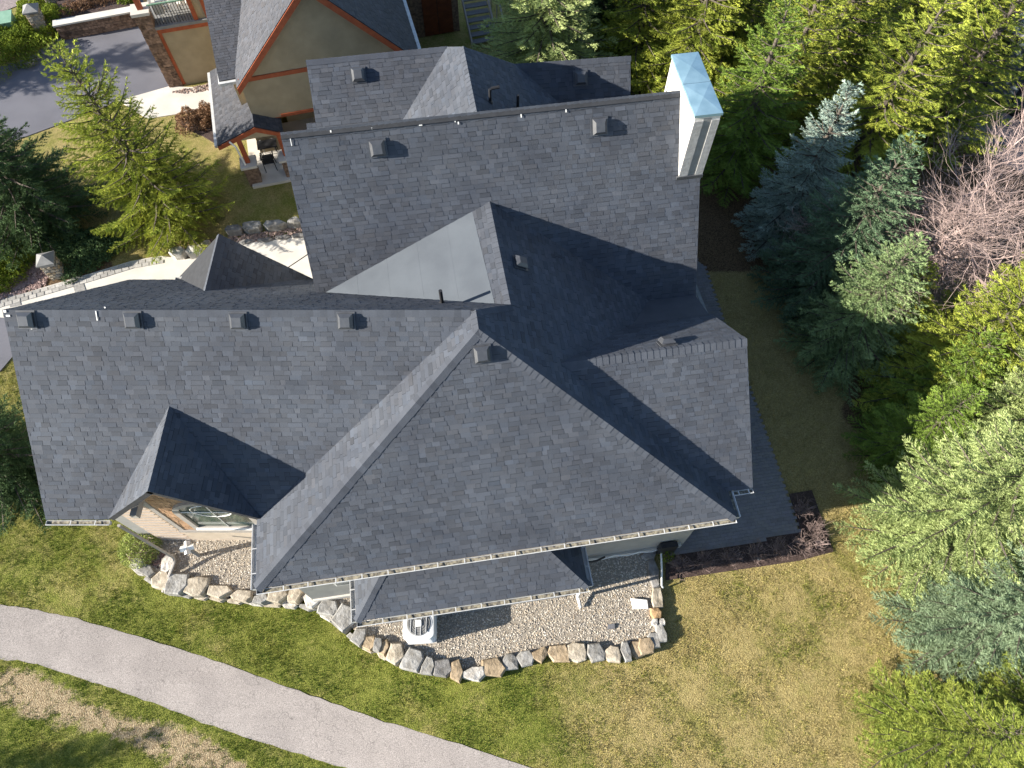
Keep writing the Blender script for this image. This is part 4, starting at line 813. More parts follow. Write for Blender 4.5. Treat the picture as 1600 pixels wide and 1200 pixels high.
for i, (x, y) in enumerate([(1062, 884), (1100, 878), (1140, 872), (1180, 866), (1215, 860), (1250, 855)]):
    p = atz(x, y, 0); twig_shrub((p[0], p[1], -.03), .46, .4, 70, 'drytwig', 'leafless brown shrub below the patio, ' + names[i], seed=20 + i)
for i, (x, y, l) in enumerate([(1252, 800, 'leafless brown shrub right of the patio edge, upper one'), (1268, 832, 'leafless brown shrub right of the patio corner, lower one')]):
    p = atz(x, y, 0); twig_shrub((p[0], p[1], -.03), .46, .4, 70, 'drytwig', l, seed=40 + i)
p = atz(1278, 852, 0); twig_shrub((p[0], p[1], -.03), .3, .3, 40, 'twig', 'pale straw tuft at the right end of the mulch bed', name='ornamental_grass', cat='grass tuft', seed=51)
p = atz(1040, 868, 0); twig_shrub((p[0], p[1], -.03), .25, .45, 20, 'drytwig', 'small green leafy shrub at the corner of the house wall', name='leafy_shrub', seed=52, leaf=(350, 'f_hedge', .035))
p = atz(1186, 873, 0); b = stone_piece(V3(p[0], p[1], 0), .14, .1, .1, .3, 61, SC['w'], None, .02, 'rock'); tag(b, 'small pale rock among the leafless shrubs below the patio', 'rock')
p = atz(222, 855, 0.2); twig_shrub((p[0] - .1, p[1], -.1), .62, .7, 30, 'twig', 'lime green leafy shrub below the dormer beside the stone edging', name='leafy_shrub', seed=53, leaf=(5200, 'f_lime', .028))
# grey plank bench glimpsed behind the east gable
tb = thing('plank_table', (6.55, 13.6, 0), 'grey slatted table on the pavers behind the east gable', 'table'); o = atz(1086, 438, .72); a = atz(1119, 520, .72); b_ = atz(1084, 515, .72); ln = np.linalg.norm(a - o); dl_ = unit(a - o)
side_ = V3(-dl_[1], dl_[0], 0); side_ = -side_ if side_[0] > 0 else side_
for k in range(6): MB().box(o + side_ * (0.02 + .14 * k), dl_ * (ln + .6), side_ * .125, UP * .035).obj('slat', 'wood', tb)
for k in range(2):
    for s_ in (0.06, .72): MB().box(o + dl_ * (.2 + k * (ln + .1)) + side_ * s_ - UP * .74, dl_ * .07, side_ * .07, UP * .735).obj('leg', 'wood', tb)

# ================================================================ the neighbour's house
NA = math.radians(15); en = V3(math.cos(NA), math.sin(NA), 0); nn = V3(-math.sin(NA), math.cos(NA), 0); NO = V3(-10.3, 20.2, 0)
Q = lambda e, n, z: NO + en * e + nn * n + UP * z
rel = lambda p: ((p - NO) @ en, (p - NO) @ nn)
nb = thing('neighbour_house', Q(3, 4, 0), 'tan stucco neighbour house with rust orange trim and stone column behind', 'house')
def NB(name, m, e, n, z, parent=None): return MB().box(Q(e[0], n[0], z[0]), en * (e[1] - e[0]), nn * (n[1] - n[0]), UP * (z[1] - z[0])).obj(name, m, parent or nb)
gpl = (Q(0, 0.7, 0), nn); gl_ = onpl(372, 125, gpl); gp_ = onpl(473, -35, gpl); gr_ = onpl(640, 78, gpl); gb_ = onpl(395, 190, gpl)
ge0_, ge1_ = rel(gl_)[0], rel(gr_)[0]; gpk = (ge0_ + ge1_) / 2; gzE = (gl_[2] + gr_[2]) / 2; gzP = gp_[2]; gzB = gb_[2]
MB().prism([Q(ge0_, .7, gzB), Q(ge1_, .7, gzB), Q(ge1_, .7, gzE), Q(gpk, .7, gzP - .12), Q(ge0_, .7, gzE)], nn * 8).obj('wall', 'nstucco', nb)
NB('wall', 'nstucco', (ge0_ + .9, ge1_), (2.9, 8.6), (-.1, gzB - .01)); NB('soffit', 'orange', (ge0_, ge1_), (.72, 2.95), (gzB - .06, gzB - .005))
sN = (gzP - gzE) / (gpk - ge0_); ov = 0.28; NSH = []; nroof = MB()
def nface(pts, u, th=.14):
    pts = [np.asarray(p, float) for p in pts]; n = unit(np.cross(pts[1] - pts[0], pts[2] - pts[0])); n = n if n[2] > 0 else -n; nroof.prism([p - n * .004 for p in pts], -n * th); NSH.extend(shingles(pts, u, wmin=.10, wmax=.30))
nface([Q(gpk, .7 - ov, gzP), Q(gpk, 8.5, gzP), Q(ge0_ - .1, 8.5, gzE - .1 * sN), Q(ge0_ - .1, .7 - ov, gzE - .1 * sN)], nn)
nface([Q(gpk, .7 - ov, gzP), Q(gpk, 8.5, gzP), Q(ge1_ + .35, 8.5, gzE - .35 * sN), Q(ge1_ + .35, .7 - ov, gzE - .35 * sN)], nn)
for e0, e1 in ((ge0_ - .1, gpk), (ge1_ + .35, gpk)):
    z0_ = gzP - abs(gpk - e0) * sN
    MB().prism([Q(e0, .7 - ov - .03, z0_ - .03), Q(e1, .7 - ov - .03, gzP - .03), Q(e1, .7 - ov - .03, gzP - .32), Q(e0, .7 - ov - .03, z0_ - .28)], nn * .025).obj('rake_board', 'orange', nb)
NB('belt_board', 'orange', (ge0_, ge1_), (.66, .698), (gzE - .12, gzE + .04)); NB('belt_board', 'orange', (ge0_ + 1.0, ge1_), (.66, .698), (gzB, gzB + .12))
# south facing roof to the left of the gable
K0 = onpl(342, 127, horiz(gzE - .15)); ke, kn = rel(K0); d = ray(318, 0); t = (ke - (EYE - NO) @ en) / (d @ en); K1 = EYE + d * t; kn1 = (K1 - NO) @ nn
ks = (K1[2] - K0[2]) / (kn1 - kn); kn2 = kn1 + .6; kz2 = K0[2] + ks * (kn2 - kn)
nface([Q(ke, kn, K0[2]), Q(gpk, kn, K0[2]), Q(gpk, kn2, kz2), Q(ke, kn2, kz2)], en)
NB('wall', 'nstucco', (ke + .35, ge0_ + .5), (kn + .4, kn2), (-.1, K0[2] - .2)); NB('gutter', 'gutter', (ke, ge0_), (kn - .12, kn), (K0[2] - .14, K0[2] - .03)); NB('gutter', 'white', (ke - .05, ke - .01), (kn, kn2), (K0[2] - .2, K0[2] - .1))
# porch
nface([Q(-.58, 0, 1.99), Q(.93, 0, 2.54), Q(.93, 4.2, 2.54), Q(-.58, 4.2, 1.99)], nn, .1); nface([Q(1.85, 0, 2.05), Q(.93, 0, 2.54), Q(.93, .75, 2.54), Q(1.85, .75, 2.05)], nn, .1)
NB('gutter', 'gutter', (-.7, -.6), (0.05, 4.2), (1.86, 1.96))
for a, b in (((-.58, 1.96), (.93, 2.51)), ((1.85, 2.02), (.93, 2.51))):
    MB().prism([Q(a[0], -.04, a[1]), Q(b[0], -.04, b[1]), Q(b[0], -.04, b[1] - .2), Q(a[0], -.04, a[1] - .16)], nn * .035).obj('fascia', 'orange', nb)
MB().prism([Q(.05, .02, 2.02), Q(1.75, .02, 1.98), Q(.93, .02, 2.38)], nn * .05).obj('gable_infill', 'nstucco', nb)
for e, n in ((.2, .05), (1.65, .05)):
    po = NB('post', 'orange', (e - .08, e + .08), (n - .08, n + .08), (.95, 2.12)); pi = MB()
    for k in range(9):
        for s in range(4): pass
    NB('pier', 'nstone', (e - .24, e + .24), (n - .24, n + .24), (-.1, .86)); NB('pier_cap', 'concrete', (e - .31, e + .31), (n - .31, n + .31), (.86, .96))
NB('porch_slab', 'concrete', (.05, 3.4), (-.35, 2.9), (-.08, .05)); MB().tube([Q(-.1, -.1, 2.15), Q(.05, -.14, 1.9), Q(.1, -.14, 1.0)], .035, 6).obj('downspout', 'white', nb)
# two storey wing with the stone column and balcony
We, Wn = -2.88, 6.45
NB('wall', 'nstucco', (We + .6, .4), (Wn, Wn + 1.6), (-.1, 2.42)); NB('belt_board', 'orange', (We + .55, .4), (Wn - .05, Wn - .002), (2.42, 2.60)); NB('corner_board', 'orange', (We + .56, We + .68), (Wn - .03, Wn - .002), (0, 2.42))
NB('balcony_floor', 'panel', (We + .3, .4), (Wn - .08, Wn + 2.4), (2.60, 2.72)); NB('wall', 'nstucco', (We, 4), (Wn + 2.4, Wn + 4), (-.1, 6.0)); NB('wall', 'nstucco', (-.62, .4), (Wn + .05, Wn + 2.4), (2.72, 5.8))
NB('corner_post', 'orange', (-.78, -.62), (Wn - .02, Wn + .14), (2.72, 5.8)); NB('corner_post', 'orange', (-.30, -.18), (Wn, Wn + .045), (2.72, 5.6))
col = NB('column', 'nstone', (We, We + .56), (Wn - .06, Wn + .5), (-.1, 3.28))
for k in range(24):
    z = 0.02 + k * .135; x = We
    while x < We + .5:
        w_ = min(random.uniform(.14, .34), We + .56 - x); g = random.uniform(.6, 1.35); MB().box(Q(x, Wn - .06 - random.uniform(.01, .035), z), en * (w_ - .012), nn * .05, UP * .122, (g, g * .96, g * .92)).obj('ledge_stone', 'nstone', col); x += w_
    g = random.uniform(.6, 1.3); MB().box(Q(We - random.uniform(.01, .03), Wn - .04, z), en * .04, nn * .5, UP * .122, (g, g, g)).obj('ledge_stone', 'nstone', col)
NB('column_cap', 'concrete', (We - .08, We + .62), (Wn - .14, Wn + .56), (3.28, 3.40)); NB('post', 'orange', (We + .2, We + .4), (Wn + .1, Wn + .3), (3.4, 6.5)); NB('column_cap', 'concrete', (We + .75, We + 1.1), (Wn + .1, Wn + .5), (3.1, 3.5))
rl = NB('railing', 'green', (We + .6, -.75), (Wn + .02, Wn + .07), (3.55, 3.60))
for k in range(15): NB('baluster', 'black', (We + .68 + k * .11, We + .70 + k * .11), (Wn + .035, Wn + .055), (2.72, 3.55), rl)
def chair(loc, a, m, label, group=None):
    t = thing('patio_chair', loc, label, 'chair', group); u = V3(math.cos(a), math.sin(a), 0); v = V3(-u[1], u[0], 0); o = V3(*loc)
    for sx in (-1, 1):
        for sy in (-1, 1): MB().tube([o + u * .22 * sx + v * .22 * sy, o + u * .2 * sx + v * .2 * sy + UP * (.42 if sy < 0 else .9)], .016, 5).obj('leg', m, t)
    for k in range(6): MB().cbox(o + v * (-.2 + .08 * k) + UP * .43, u * .44, v * .06, UP * .02).obj('seat_slat', m, t)
    for k in range(5): MB().cbox(o + v * .22 + UP * (.52 + .085 * k), u * .42, v * .02, UP * .05).obj('back_slat', m, t)
    for sx in (-1, 1): MB().cbox(o + u * .23 * sx + UP * .64, u * .05, v * .42, UP * .02).obj('arm', m, t)
def table(loc, m, label, w=.8, d=.8, h=.72, a=NA):
    t = thing('patio_table', loc, label, 'table'); u = V3(math.cos(a), math.sin(a), 0); v = V3(-u[1], u[0], 0); o = V3(*loc); MB().cbox(o + UP * h, u * w, v * d, UP * .04).obj('table_top', m, t)
    for sx in (-1, 1):
        for sy in (-1, 1): MB().tube([o + u * w * .42 * sx + v * d * .42 * sy, o + u * w * .4 * sx + v * d * .4 * sy + UP * h], .02, 5).obj('leg', 'black', t)
table(Q(-1.55, Wn + 1.1, 2.72), 'green', 'green topped table on the neighbour balcony', .7, .7)
chair(Q(-1.75, Wn + .42, 2.72), NA + math.pi, 'white', 'white slatted chair on the neighbour balcony nearest the railing middle'); chair(Q(-1.05, Wn + .6, 2.72), NA + math.pi / 2, 'white', 'white slatted chair on the neighbour balcony beside the orange post')
chair(atz(424, 262, .05), NA + math.pi, 'black', 'black metal chair nearest us under the neighbour porch'); table(atz(425, 246, .05), 'black', 'dark rectangular table under the neighbour porch', .75, .45, .7); chair(atz(422, 232, .05), NA, 'acdark', 'grey chair behind the dark table under the neighbour porch')
# dark entry court east of the neighbour's gable
NB('wall', 'nstone', (ge1_ + .1, 10.05), (6.9, 7.4), (-.1, 4)); do = NB('door', 'redwood', (8.45, 9.75), (6.84, 6.898), (0, 2.3)); NB('lintel', 'concrete', (8.3, 9.9), (6.82, 6.898), (2.3, 2.46)); NB('door_joint', 'black', (9.09, 9.11), (6.835, 6.838), (0.05, 2.25), do)
for k in range(4): NB('door_panel', 'redwood', (8.53 + .62 * (k % 2), 9.03 + .62 * (k % 2)), (6.825, 6.838), (.2 + 1.0 * (k // 2), 1.05 + 1.0 * (k // 2)), do)
NB('wall_lamp', 'white', (9.82, 9.98), (6.8, 6.898), (1.9, 2.15)); NB('railing', 'trim', (7.75, 7.82), (5.0, 6.2), (.85, .92)); NB('railing_post', 'trim', (7.75, 7.82), (5.0, 5.07), (0, .85))
st = thing('outdoor_stair', Q(10.9, 6, 0), 'dark open stair with pale stringers beside the neighbour house', 'stair')
for k in range(13): NB('tread', 'acdark', (10.35, 11.4), (5.6 + .27 * k, 5.88 + .27 * k), (.16 * k + .1, .16 * k + .14), st)
for e in (10.28, 11.42): MB().prism([Q(e, 5.5, 0.0), Q(e, 9.2, 2.2), Q(e, 9.2, 2.45), Q(e, 5.5, .28)], en * .06).obj('stringer', 'trim', st)
MB().prism([Q(11.75, 5.6, .9), Q(11.75, 9.2, 3.05), Q(11.75, 9.2, 3.13), Q(11.75, 5.6, .98)], en * .06).obj('handrail', 'trim', st)
for k in range(4): NB('rail_post', 'trim', (11.76, 11.80), (5.7 + k * 1.1, 5.76 + k * 1.1), (0, .95 + .62 * k), st)
NB('gutter', 'gutter', (ge1_ + .36, ge1_ + .48), (.45, 8.5), (gzE - .35 * sN - .12, gzE - .35 * sN - .01))
nro = nroof.obj('roof', 'deck', nb); fld = MB()
for v, f, t, A in NSH: fld.add(v, f, t)
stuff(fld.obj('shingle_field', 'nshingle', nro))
for pc in caps(Q(gpk, .45, gzP), Q(gpk, 8.4, gzP), unit(V3(*( -en * sN + UP))), unit(V3(*(en * sN + UP)))): mk('ridge_cap', pc[0], pc[1], 'nshingle', nro, np.array([pc[2]] * len(pc[0])))

# gate pillars, ledge wall, transformer box
def pillar(base, h, w, label, seed):
    t = thing('gate_pillar', base, label, 'pillar'); r = random.Random(seed); b = V3(*base); a = .28; u = V3(math.cos(a), math.sin(a), 0); v = V3(-u[1], u[0], 0)
    MB().cbox(b + UP * h / 2, u * w, v * w, UP * h).obj('mortar_core', 'cobble', t)
    for s, (d, nrm_) in enumerate(((u, -v), (v, u), (u, v), (v, -u))):
        for i in range(int(h / .14)):
            x = -w / 2
            while x < w / 2 - .04:
                ww = min(r.uniform(.12, .24), w / 2 - x); g = r.uniform(.8, 1.15); k = r.choice(['c', 't', 'g', 'c'])
                stone = MB(); c0 = b + nrm_ * (w / 2 + .012) + d * (x + ww / 2) + UP * (.07 + .14 * i)
                n_ = 6; ring = [c0 + d * math.cos(q_) * ww * .46 * r.uniform(.85, 1.1) + UP * math.sin(q_) * .062 * r.uniform(.85, 1.1) for q_ in np.linspace(0, 6.283, n_, endpoint=False)]
                stone.prism(ring if s in (0, 1) else ring[::-1], nrm_ * .03, tuple(np.array(SC[k]) * g)); stone.obj('stone', 'stone', t); x += ww
    z = h; W2 = w / 2 + .07; c = b + UP * z; q4 = [c - u * W2 - v * W2, c + u * W2 - v * W2, c + u * W2 + v * W2, c - u * W2 + v * W2]
    MB().add(q4 + [p + UP * .06 for p in q4] + [c + UP * .28], [(3, 2, 1, 0), (0, 1, 5, 4), (1, 2, 6, 5), (2, 3, 7, 6), (3, 0, 4, 7), (4, 5, 8), (5, 6, 8), (6, 7, 8), (7, 4, 8)]).obj('metal_cap', 'panel', t)
pillar(atz(92, 428, 0), .82, .46, 'stone gate pillar with metal pyramid cap beside the concrete driveway', 1)
pillar(atz(72, 52, 0), 1.15, .5, 'stone gate pillar with pyramid cap nearest the green utility box', 2)
pillar(atz(92, 14, 0), 1.15, .5, 'stone gate pillar with pyramid cap at the top edge beside the brown shrubs', 3)
lw = thing('ledge_wall', atz(160, 45, 0), 'low ledge stone wall with pale coping along the neighbour driveway', 'wall'); a, b = atz(98, 62, 0), atz(216, 40, 0); d = unit(b - a); L = np.linalg.norm(b - a); n = np.cross(UP, d)
MB().box(a - UP * .1, d * L, n * .3, UP * .75).obj('core', 'nstone', lw); MB().box(a + UP * .65 - n * .06 - d * .05, d * (L + .1), n * .42, UP * .07).obj('coping', 'concrete', lw)
for i in range(5):
    x = 0.0
    while x < L - .05:
        w_ = min(random.uniform(.18, .45), L - x); g = random.uniform(.55, 1.3); MB().box(a + d * x - n * random.uniform(.015, .045) + UP * (.0 + .128 * i), d * (w_ - .015), n * .06, UP * .115, (g, g * .95, g * .9)).obj('ledge_stone', 'nstone', lw); x += w_
tp = atz(14, 52, 0); tr = thing('utility_box', tp, 'pale green utility transformer box among the hedges at top left', 'utility box'); MB().cbox(tp + UP * .35, (.95, .3, 0), (-.25, .8, 0), (0, 0, .7)).obj('cabinet', 'green', tr); MB().cbox(tp + UP * .73, (1.03, .32, 0), (-.27, .87, 0), (0, 0, .05)).obj('lid', 'green', tr)
# dark glazed building in the top right corner
cb0 = atz(1528, 150, 0); cb1 = atz(1640, 215, 0); d = unit(cb1 - cb0); n = np.cross(UP, d); cnr = thing('glazed_building', cb0, 'dark framed building with large glass panes in the top right corner', 'building')
MB().box(cb0 - d * .3 + n * .02, d * 6, n * 5, UP * 3.0).obj('wall', 'black', cnr); MB().box(cb0 - d * .6 - n * .35 + UP * 3.0, d * 7, n * 6, UP * .14).obj('roof', 'panel', cnr)
for k in range(3):
    for j in range(2): MB().box(cb0 + d * (.1 + 1.25 * k) - n * .03 + UP * (.35 + 1.3 * j), d * 1.1, n * .04, UP * 1.15).obj('pane', 'dglass', cnr)
struct(MB().prism([V3(*p[:2], -.06) for p in (cb0 - d * 2 - n * .02, cb1 + d * 3 - n * .02, cb1 + d * 3 - n * 2.6, cb0 - d * 2 - n * 2.6)], (0, 0, .045)).obj('terrace', mat('mauve_paving', (.27, .24, .245), (.22, .195, .20), .9, 2)))

# ================================================================ trees
def conifer_mesh(seed, h, r, whorls, per, dens, sparse=0.0, droop=0.15, nl=0.095, nw=0.03, upturn=0.25, prof=0.85, tip=0.35, bare=0.08):
    g = np.random.default_rng(seed); limbs = MB(); P = []; D = []; T = []; W = []
    limbs.tube([(0, 0, -.2), (0.02, 0, h * .3), (0.0, 0.03, h * .65), (0, 0, h * .97)], [r * .085 + .02, r * .065, r * .035, .012], 8)
    for i in range(whorls):
        t = (i + g.uniform(-.3, .3)) / whorls; t = min(max(t, 0), .985); z0 = h * (bare + (1 - bare) * t); L0 = r * (1 - t) ** prof + .10
        nb_ = max(4, int(per * (1 - .4 * t) + .5)); az0 = g.uniform(0, 6.283)
        for b in range(nb_):
            az = az0 + 6.283 * (b + g.uniform(-.22, .22)) / nb_; L = L0 * g.uniform(.76, 1.13); zb = z0 + g.uniform(-.4, .4) * h / whorls; rise = (-droop + (droop + .75) * t ** 1.5); dirh = V3(math.cos(az), math.sin(az), 0); lat = V3(-dirh[1], dirh[0], 0); bow = g.uniform(-.12, .12)
            pos = lambda s: V3(0, 0, zb) + dirh * (L * s) + lat * (L * bow * s * s) + UP * (L * (rise * s - droop * .5 * s + upturn * s * s * .6))
            limbs.tube([pos(0), pos(.5), pos(.97)], [.022 * L + .006, .012 * L + .004, .003], 3, False)
            ntw = max(5, int(L / .075 * dens)); tb = g.uniform(.82, 1.18)
            for k in range(ntw):
                s = .10 + .90 * (k + g.uniform(0, 1)) / ntw
                if g.uniform() < sparse: s = g.uniform(.55, 1)
                sd = 1 if k % 2 else -1; ang = math.radians(g.uniform(28, 56)) * sd; tl = (.40 * L * (1 - s) ** .85 * min(1, .45 + s * 2) + .09) * g.uniform(.75, 1.15)
                td = dirh * math.cos(ang) + lat * math.sin(ang) + UP * g.uniform(-.22, .16); td = unit(td); b0 = pos(min(s, 1.0)); nc = max(2, int(tl / .05)); tk = g.uniform(.9, 1.1)
                for c in range(nc):
                    f = (c + .5) / nc; P.append(b0 + td * tl * f - UP * (.10 * tl * f * f)); D.append(td); T.append(tb * tk * g.uniform(.94, 1.06) * (1 + .15 * f * s)); W.append(1 - .3 * f)
            for c in range(4): P.append(pos(.9 + .04 * c)); D.append(unit(pos(1.0) - pos(.85))); T.append(tb * 1.15); W.append(.8)
    for k in range(int(14 + 10 * tip)): P.append(V3(0, 0, h * (.93 + .07 * k / 22))); D.append(unit(g.normal(0, .5, 3) + V3(0, 0, .7))); T.append(1.1); W.append(.8)
    P = np.array(P); D = np.array(D); T = np.array(T); W = np.array(W); m = len(P)
    lat = np.cross(D, np.array([0, 0, 1.0])); lat /= (np.linalg.norm(lat, axis=1)[:, None] + 1e-6); upv = np.cross(lat, D); vs = []; ts = []
    for ang in (-1.25, -0.35, 0.5, 1.3):
        a = ang + g.normal(0, .35, m); side = lat * np.sin(a)[:, None] + upv * (np.cos(a) * .7)[:, None]
        tipv = P + (D * .85 + side * .62) * (nl * .85 * W * g.uniform(.75, 1.25, m))[:, None]; wd = np.cross(D * .85 + side * .62, g.normal(0, 1, (m, 3))); wd /= np.linalg.norm(wd, axis=1)[:, None]; wd *= (nw * .5 * W)[:, None]
        vs.append(np.stack([P - wd, P + wd, tipv], 1)); ts.append(np.repeat((T * g.uniform(.93, 1.07, m))[:, None], 3, 1))
    v = np.concatenate(vs).reshape(-1, 3); t = np.concatenate(ts).reshape(-1); f = np.arange(len(v)).reshape(-1, 3)
    co = mk('crown', v, f, 'f_green', None, t); to = limbs.obj('trunk', 'bark'); cm, tm = co.data, to.data
    bpy.data.objects.remove(co); bpy.data.objects.remove(to); return (cm, tm, h, r)
VAR = {'left': conifer_mesh(11, 8.0, 2.6, 24, 9, 1.0, .08, .05, .13, .034, .38, .80, .35, .05), 'fir_a': conifer_mesh(1, 8.5, 2.1, 21, 9, 1.1, .05, .08, .13, .034, .34, .84), 'fir_b': conifer_mesh(2, 8.0, 1.9, 21, 9, 1.1, .0, .12, .13, .036, .3, .86),
       'spruce_a': conifer_mesh(3, 7.0, 1.9, 24, 10, 1.1, .0, .2, .12, .034, .3, .88), 'spruce_b': conifer_mesh(4, 6.2, 2.2, 23, 11, 1.1, .0, .2, .12, .034, .28, .84),
       'big': conifer_mesh(5, 9.0, 2.9, 25, 12, 1.0, .0, .16, .14, .038, .32, .80), 'open': conifer_mesh(6, 8.5, 1.9, 19, 8, 1.05, .2, .0, .14, .034, .5, .74)}
def tree(var, x, y, h, m, label, rot=0.0, wide=1.0, name='conifer_tree', group='conifers around the house'):
    cm, tm, h0, r0 = VAR[var]; t = thing(name, (x, y, float(terrain(x, y)) - .05), label, 'tree', group); t.rotation_euler = (random.uniform(-.03, .03), random.uniform(-.03, .03), rot); s = h / h0; t.scale = (s * wide, s * wide, s)
    for nm, me_ in (('trunk', tm), ('crown', cm)):
        o = bpy.data.objects.new(nm, me_); C.objects.link(o); o.parent = t
        if nm == 'crown': o.material_slots[0].link = 'OBJECT'; o.material_slots[0].material = M[m]
    return t
def tpx(var, px, h, m, label, wide=1.0, rot=None, **k):
    p = atz(px[0], px[1], 0); return tree(var, p[0], p[1], h, m, label, random.uniform(0, 6.28) if rot is None else rot, wide, **k)
tpx('left', (272, 345), 7.9, 'f_yellow', 'tall yellow green fir standing between the driveway and the neighbour porch', .92)
tpx('spruce_b', (62, 350), 6.4, 'f_dark', 'dense dark spruce at the left edge beside the tall yellow green fir', 1.2)
tpx('spruce_b', (30, 742), 5.2, 'f_dark', 'dark spruce beside the garage wall at the left edge', 1.15)
tpx('spruce_a', (1215, 372), 6.9, 'f_blue', 'silvery blue spruce right of the chimney', 1.0)
tpx('spruce_b', (1268, 466), 7.3, 'f_teal', 'dark teal spruce in front of the leafless tree', .95)
tpx('spruce_b', (1305, 545), 5.9, 'f_sage', 'green spruce with sunlit top, right of the shaded lawn', 1.05)
tpx('fir_b', (1425, 625), 7.8, 'f_yellow', 'bright yellow green fir at the right edge below the leafless tree', 1.2)
tpx('fir_b', (1352, 552), 4.8, 'f_yellow', 'small yellow green fir tucked below the leafless tree', 1.05)
tpx('spruce_a', (1392, 712), 4.8, 'f_green', 'small dark green spruce in house shadow beside the lawn', 1.25)
tpx('spruce_b', (1420, 652), 5.2, 'f_green', 'shaded green spruce behind the small one right of the lawn', 1.0)
tpx('big', (1440, 845), 8.4, 'f_pale', 'largest pale green spruce at the right edge', 1.0)
tpx('big', (1500, 730), 8.6, 'f_pale', 'pale green spruce at the right edge directly above the largest one', .95)
tpx('big', (1590, 850), 8.6, 'f_pale', 'pale green spruce at the far right behind the largest one', 1.0)
tpx('big', (1500, 985), 6.6, 'f_grey', 'grey green spruce at the lower right edge', 1.08)
tpx('spruce_b', (1600, 1030), 6.4, 'f_grey', 'grey green spruce at the far right behind the lower right one', 1.1)
tpx('fir_b', (1425, 1150), 5.2, 'f_olive', 'olive green fir in the bottom right corner', 1.45)
tpx('fir_a', (1530, 1120), 5.6, 'f_olive', 'olive green fir touching the right end of the bottom edge', 1.3)
tpx('spruce_a', (850, 150), 9.6, 'f_pale', 'pale round topped spruce directly behind the rear gable', 1.15)
tpx('spruce_b', (912, 75), 7.4, 'f_dark', 'dark spruce between the pale spruce and the yellow firs behind the house', 1.0)
tpx('fir_a', (985, 125), 8.6, 'f_yellow', 'yellow green fir behind the right end of the rear roof', 1.2)
tpx('fir_b', (1062, 160), 8.4, 'f_yellow', 'yellow green fir directly behind the chimney', 1.2)
tpx('fir_b', (1140, 275), 7.8, 'f_green', 'green fir just right of the chimney', 1.2)
tpx('fir_a', (1192, 215), 8.2, 'f_yellow', 'tall yellow green fir above the silvery blue spruce', 1.15)
tpx('fir_a', (1120, 110), 8.8, 'f_yellow', 'yellow green fir at the top edge right of the chimney', 1.2)
tpx('open', (1262, 160), 8.6, 'f_yellow', 'open yellow green fir at the top edge with visible branches', 1.35)
tpx('open', (1322, 262), 7.9, 'f_yellow', 'sparse yellow green fir between the blue spruce and the leafless tree', 1.4)
tpx('open', (1440, 225), 7.8, 'f_yellow', 'feathery yellow green fir in front of the glazed building', 1.35)
tpx('fir_a', (1385, 140), 8.8, 'f_yellow', 'yellow green fir at the top edge left of the feathery fir', 1.2)
tpx('fir_a', (1030, 40), 8.0, 'f_green', 'green fir at the top edge behind the chimney fir', 1.2)
tpx('fir_b', (1300, 60), 8.4, 'f_green', 'deep green fir at the top edge above the open fir', 1.3)
tpx('fir_b', (1500, 585), 8.2, 'f_yellow', 'bright fir at the right edge just below the leafless tree', 1.25)
tpx('fir_a', (1590, 640), 8.6, 'f_yellow', 'yellow green fir at the far right behind the bright firs', 1.2)
tpx('fir_b', (1500, 80), 8.4, 'f_yellow', 'yellow green fir in the top right corner behind the glazed building', 1.2)
# trees west of the frame that throw the streaks of shade across the drive and the path corner
for x, y, h, l in ((-29.5, 24.5, 7.5, 'spruce outside the left edge beside the driveway'), (-23.6, -2.9, 5.6, 'spruce outside the bottom left corner')):
    tree('spruce_b', x, y, h, 'f_dark', l, random.uniform(0, 6), .8)

# leafless deciduous tree
def bare_tree(loc, h, label, seed):
    g = np.random.default_rng(seed); t = thing('leafless_tree', loc, label, 'tree'); big = MB(); fine = MB()
    def grow(p, d, L, r, lev):
        n = 4; path = [p]; rs = [r]
        for k in range(n):
            d = unit(d + g.normal(0, .14, 3) + V3(0, 0, .03)); p = p + d * L / n; path.append(p); rs.append(r * (1 - .5 * (k + 1) / n))
        (big if lev < 2 else fine).tube(path, rs, 6 if lev < 2 else 3, False)
        if lev >= 5: return
        for k in range((4 if lev < 4 else 3) if lev else 9):
            i = g.integers(1 if lev else 2, n + 1); a = unit(d + g.normal(0, .66, 3) * V3(1, 1, .7)); grow(path[i], a, L * g.uniform(.55, .8), rs[i] * .72, lev + 1)
        if lev > 0: grow(path[-1], unit(d + g.normal(0, .3, 3)), L * .7, rs[-1], lev + 1)
    grow(V3(*loc), V3(0, 0, 1), h * .37, .16, 0); big.obj('trunk', 'twig', t); fine.obj('crown', 'twig', t); t.scale = (1, 1, 1)
bp_ = atz(1392, 440, 0); bare_tree((bp_[0], bp_[1], -.1), 8.2, 'leafless pinkish brown tree among the conifers at the right edge', 4)

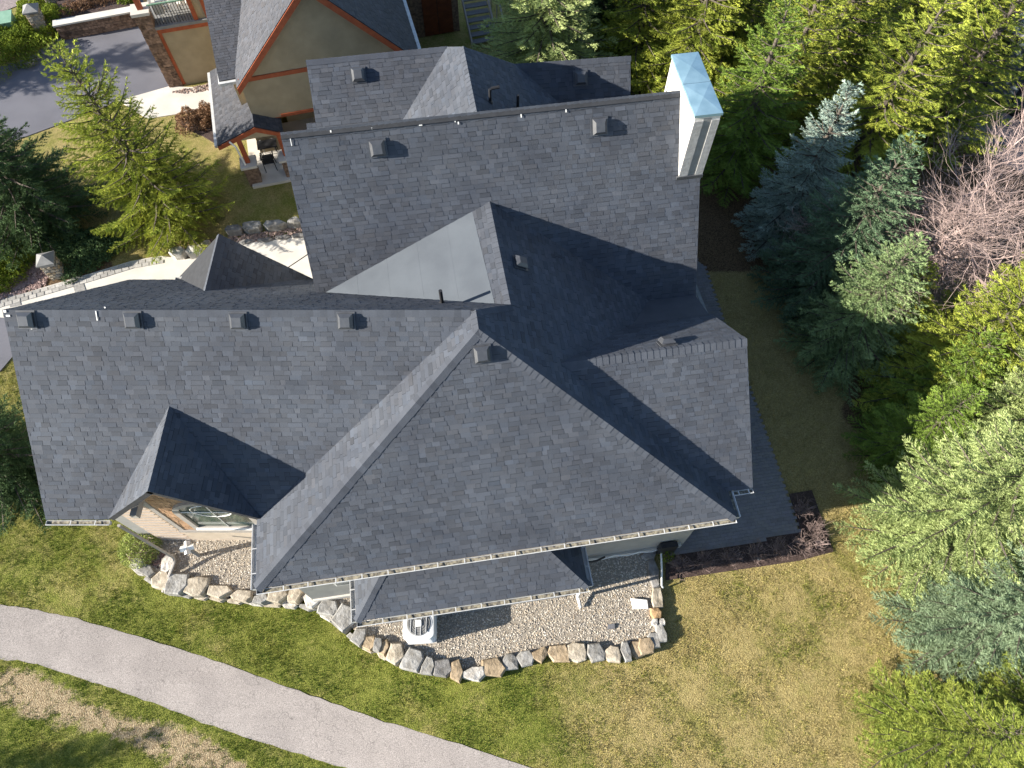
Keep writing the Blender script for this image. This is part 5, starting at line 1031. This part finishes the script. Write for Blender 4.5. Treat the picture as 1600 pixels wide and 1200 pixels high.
# hedges and shrubs around the drives
def hedge(px, r, h, k, m, label, name='hedge', sz=.045, sq=1.0, z=0):
    p = atz(px[0], px[1], z); g = np.random.default_rng(abs(int(px[0] * 7 + px[1]))); t = thing(name, (p[0], p[1], -.05), label, 'shrub')
    a = g.uniform(0, 6.283, k); q = np.sqrt(g.uniform(0, 1, k)); lump = 1 + .22 * np.sin(a * 3 + 1) + .12 * np.sin(a * 7); zz = h * np.sqrt(np.clip(1 - q ** 2.2, 0, 1)) * g.uniform(.55, 1.05, k) * (1 + .18 * np.sin(q * 9 + a * 4))
    c = np.stack([p[0] + r * lump * q * np.cos(a), p[1] + r * sq * lump * q * np.sin(a), zz - .03], 1); leaves(c, sz, m, 'foliage', t, abs(int(px[0])))
    st_ = MB()
    for i in range(14): an = g.uniform(0, 6.28); rr = g.uniform(.2, .8) * r; st_.tube([(p[0], p[1], -.05), (p[0] + rr * math.cos(an), p[1] + rr * sq * math.sin(an), h * .6)], [.02, .006], 4, False)
    st_.obj('stems', 'bark', t)
for args in [((10, 400), 1.3, .6, 9000, 'f_hedge', 'yellow green hedge left of the nearest stone gate pillar'), ((30, 352), 1.2, .55, 8000, 'f_hedge', 'yellow green hedge under the dense dark spruce'), ((-5, 440), .8, .5, 4000, 'f_hedge', 'low green hedge at the left edge below the others'),
             ((100, 385), 1.0, .25, 4500, 'f_lime', 'straw green low cover behind the nearest stone gate pillar'), ((128, 398), 1.1, .4, 7000, 'f_dark', 'dark juniper right of the nearest stone gate pillar'), ((152, 390), .9, .4, 5000, 'f_dark', 'dark juniper beside the cobbled driveway border'),
             ((20, 85), 1.6, .8, 9000, 'f_hedge', 'green hedge below the utility box'), ((45, 62), 1.0, .7, 6000, 'f_hedge', 'green hedge left of the lower gate pillar at top left'), ((92, 40), .9, .8, 6000, 'f_hedge', 'green shrub between the two gate pillars at top left'), ((60, 18), 1.0, .6, 6000, 'f_hedge', 'lime green hedge at the top left beside the street'), ((-15, 75), 1.5, .8, 7000, 'f_hedge', 'green hedge at the left edge below the utility box'),
             ((122, 32), .8, .7, 3600, 'f_brown', 'brown shrub at the left end of the ledge wall'), ((142, 24), .8, .8, 3600, 'f_brown', 'brown shrub second from the left above the ledge wall'), ((166, 20), .8, .7, 3600, 'f_brown', 'brown shrub in the middle above the ledge wall'), ((186, 14), .7, .7, 3200, 'f_brown', 'brown shrub right of the middle above the ledge wall'), ((204, 18), .55, .7, 3000, 'f_hedge', 'green shrub against the stone column above the ledge wall'),
             ((300, 192), .7, .5, 2600, 'f_brown', 'reddish brown shrub beside the sidewalk and neighbour porch'), ((328, 185), .6, .6, 2600, 'f_brown', 'reddish brown shrub against the neighbour porch eave')]: hedge(*args)
struct(MB().prism([V3(*p[:2], -.07) for p in [atz(*q_, -.03) for q_ in [(274, 188), (318, 173), (343, 170), (343, 228), (316, 212), (284, 198)]]], (0, 0, .045)).obj('mulch_strip', 'mulch'))
struct(MB().prism([V3(*p[:2], -.07) for p in [atz(*q_, -.03) for q_ in [(98, 58), (216, 38), (206, 2), (100, 12)]]], (0, 0, .6)).obj('planting_terrace', 'mulch'))
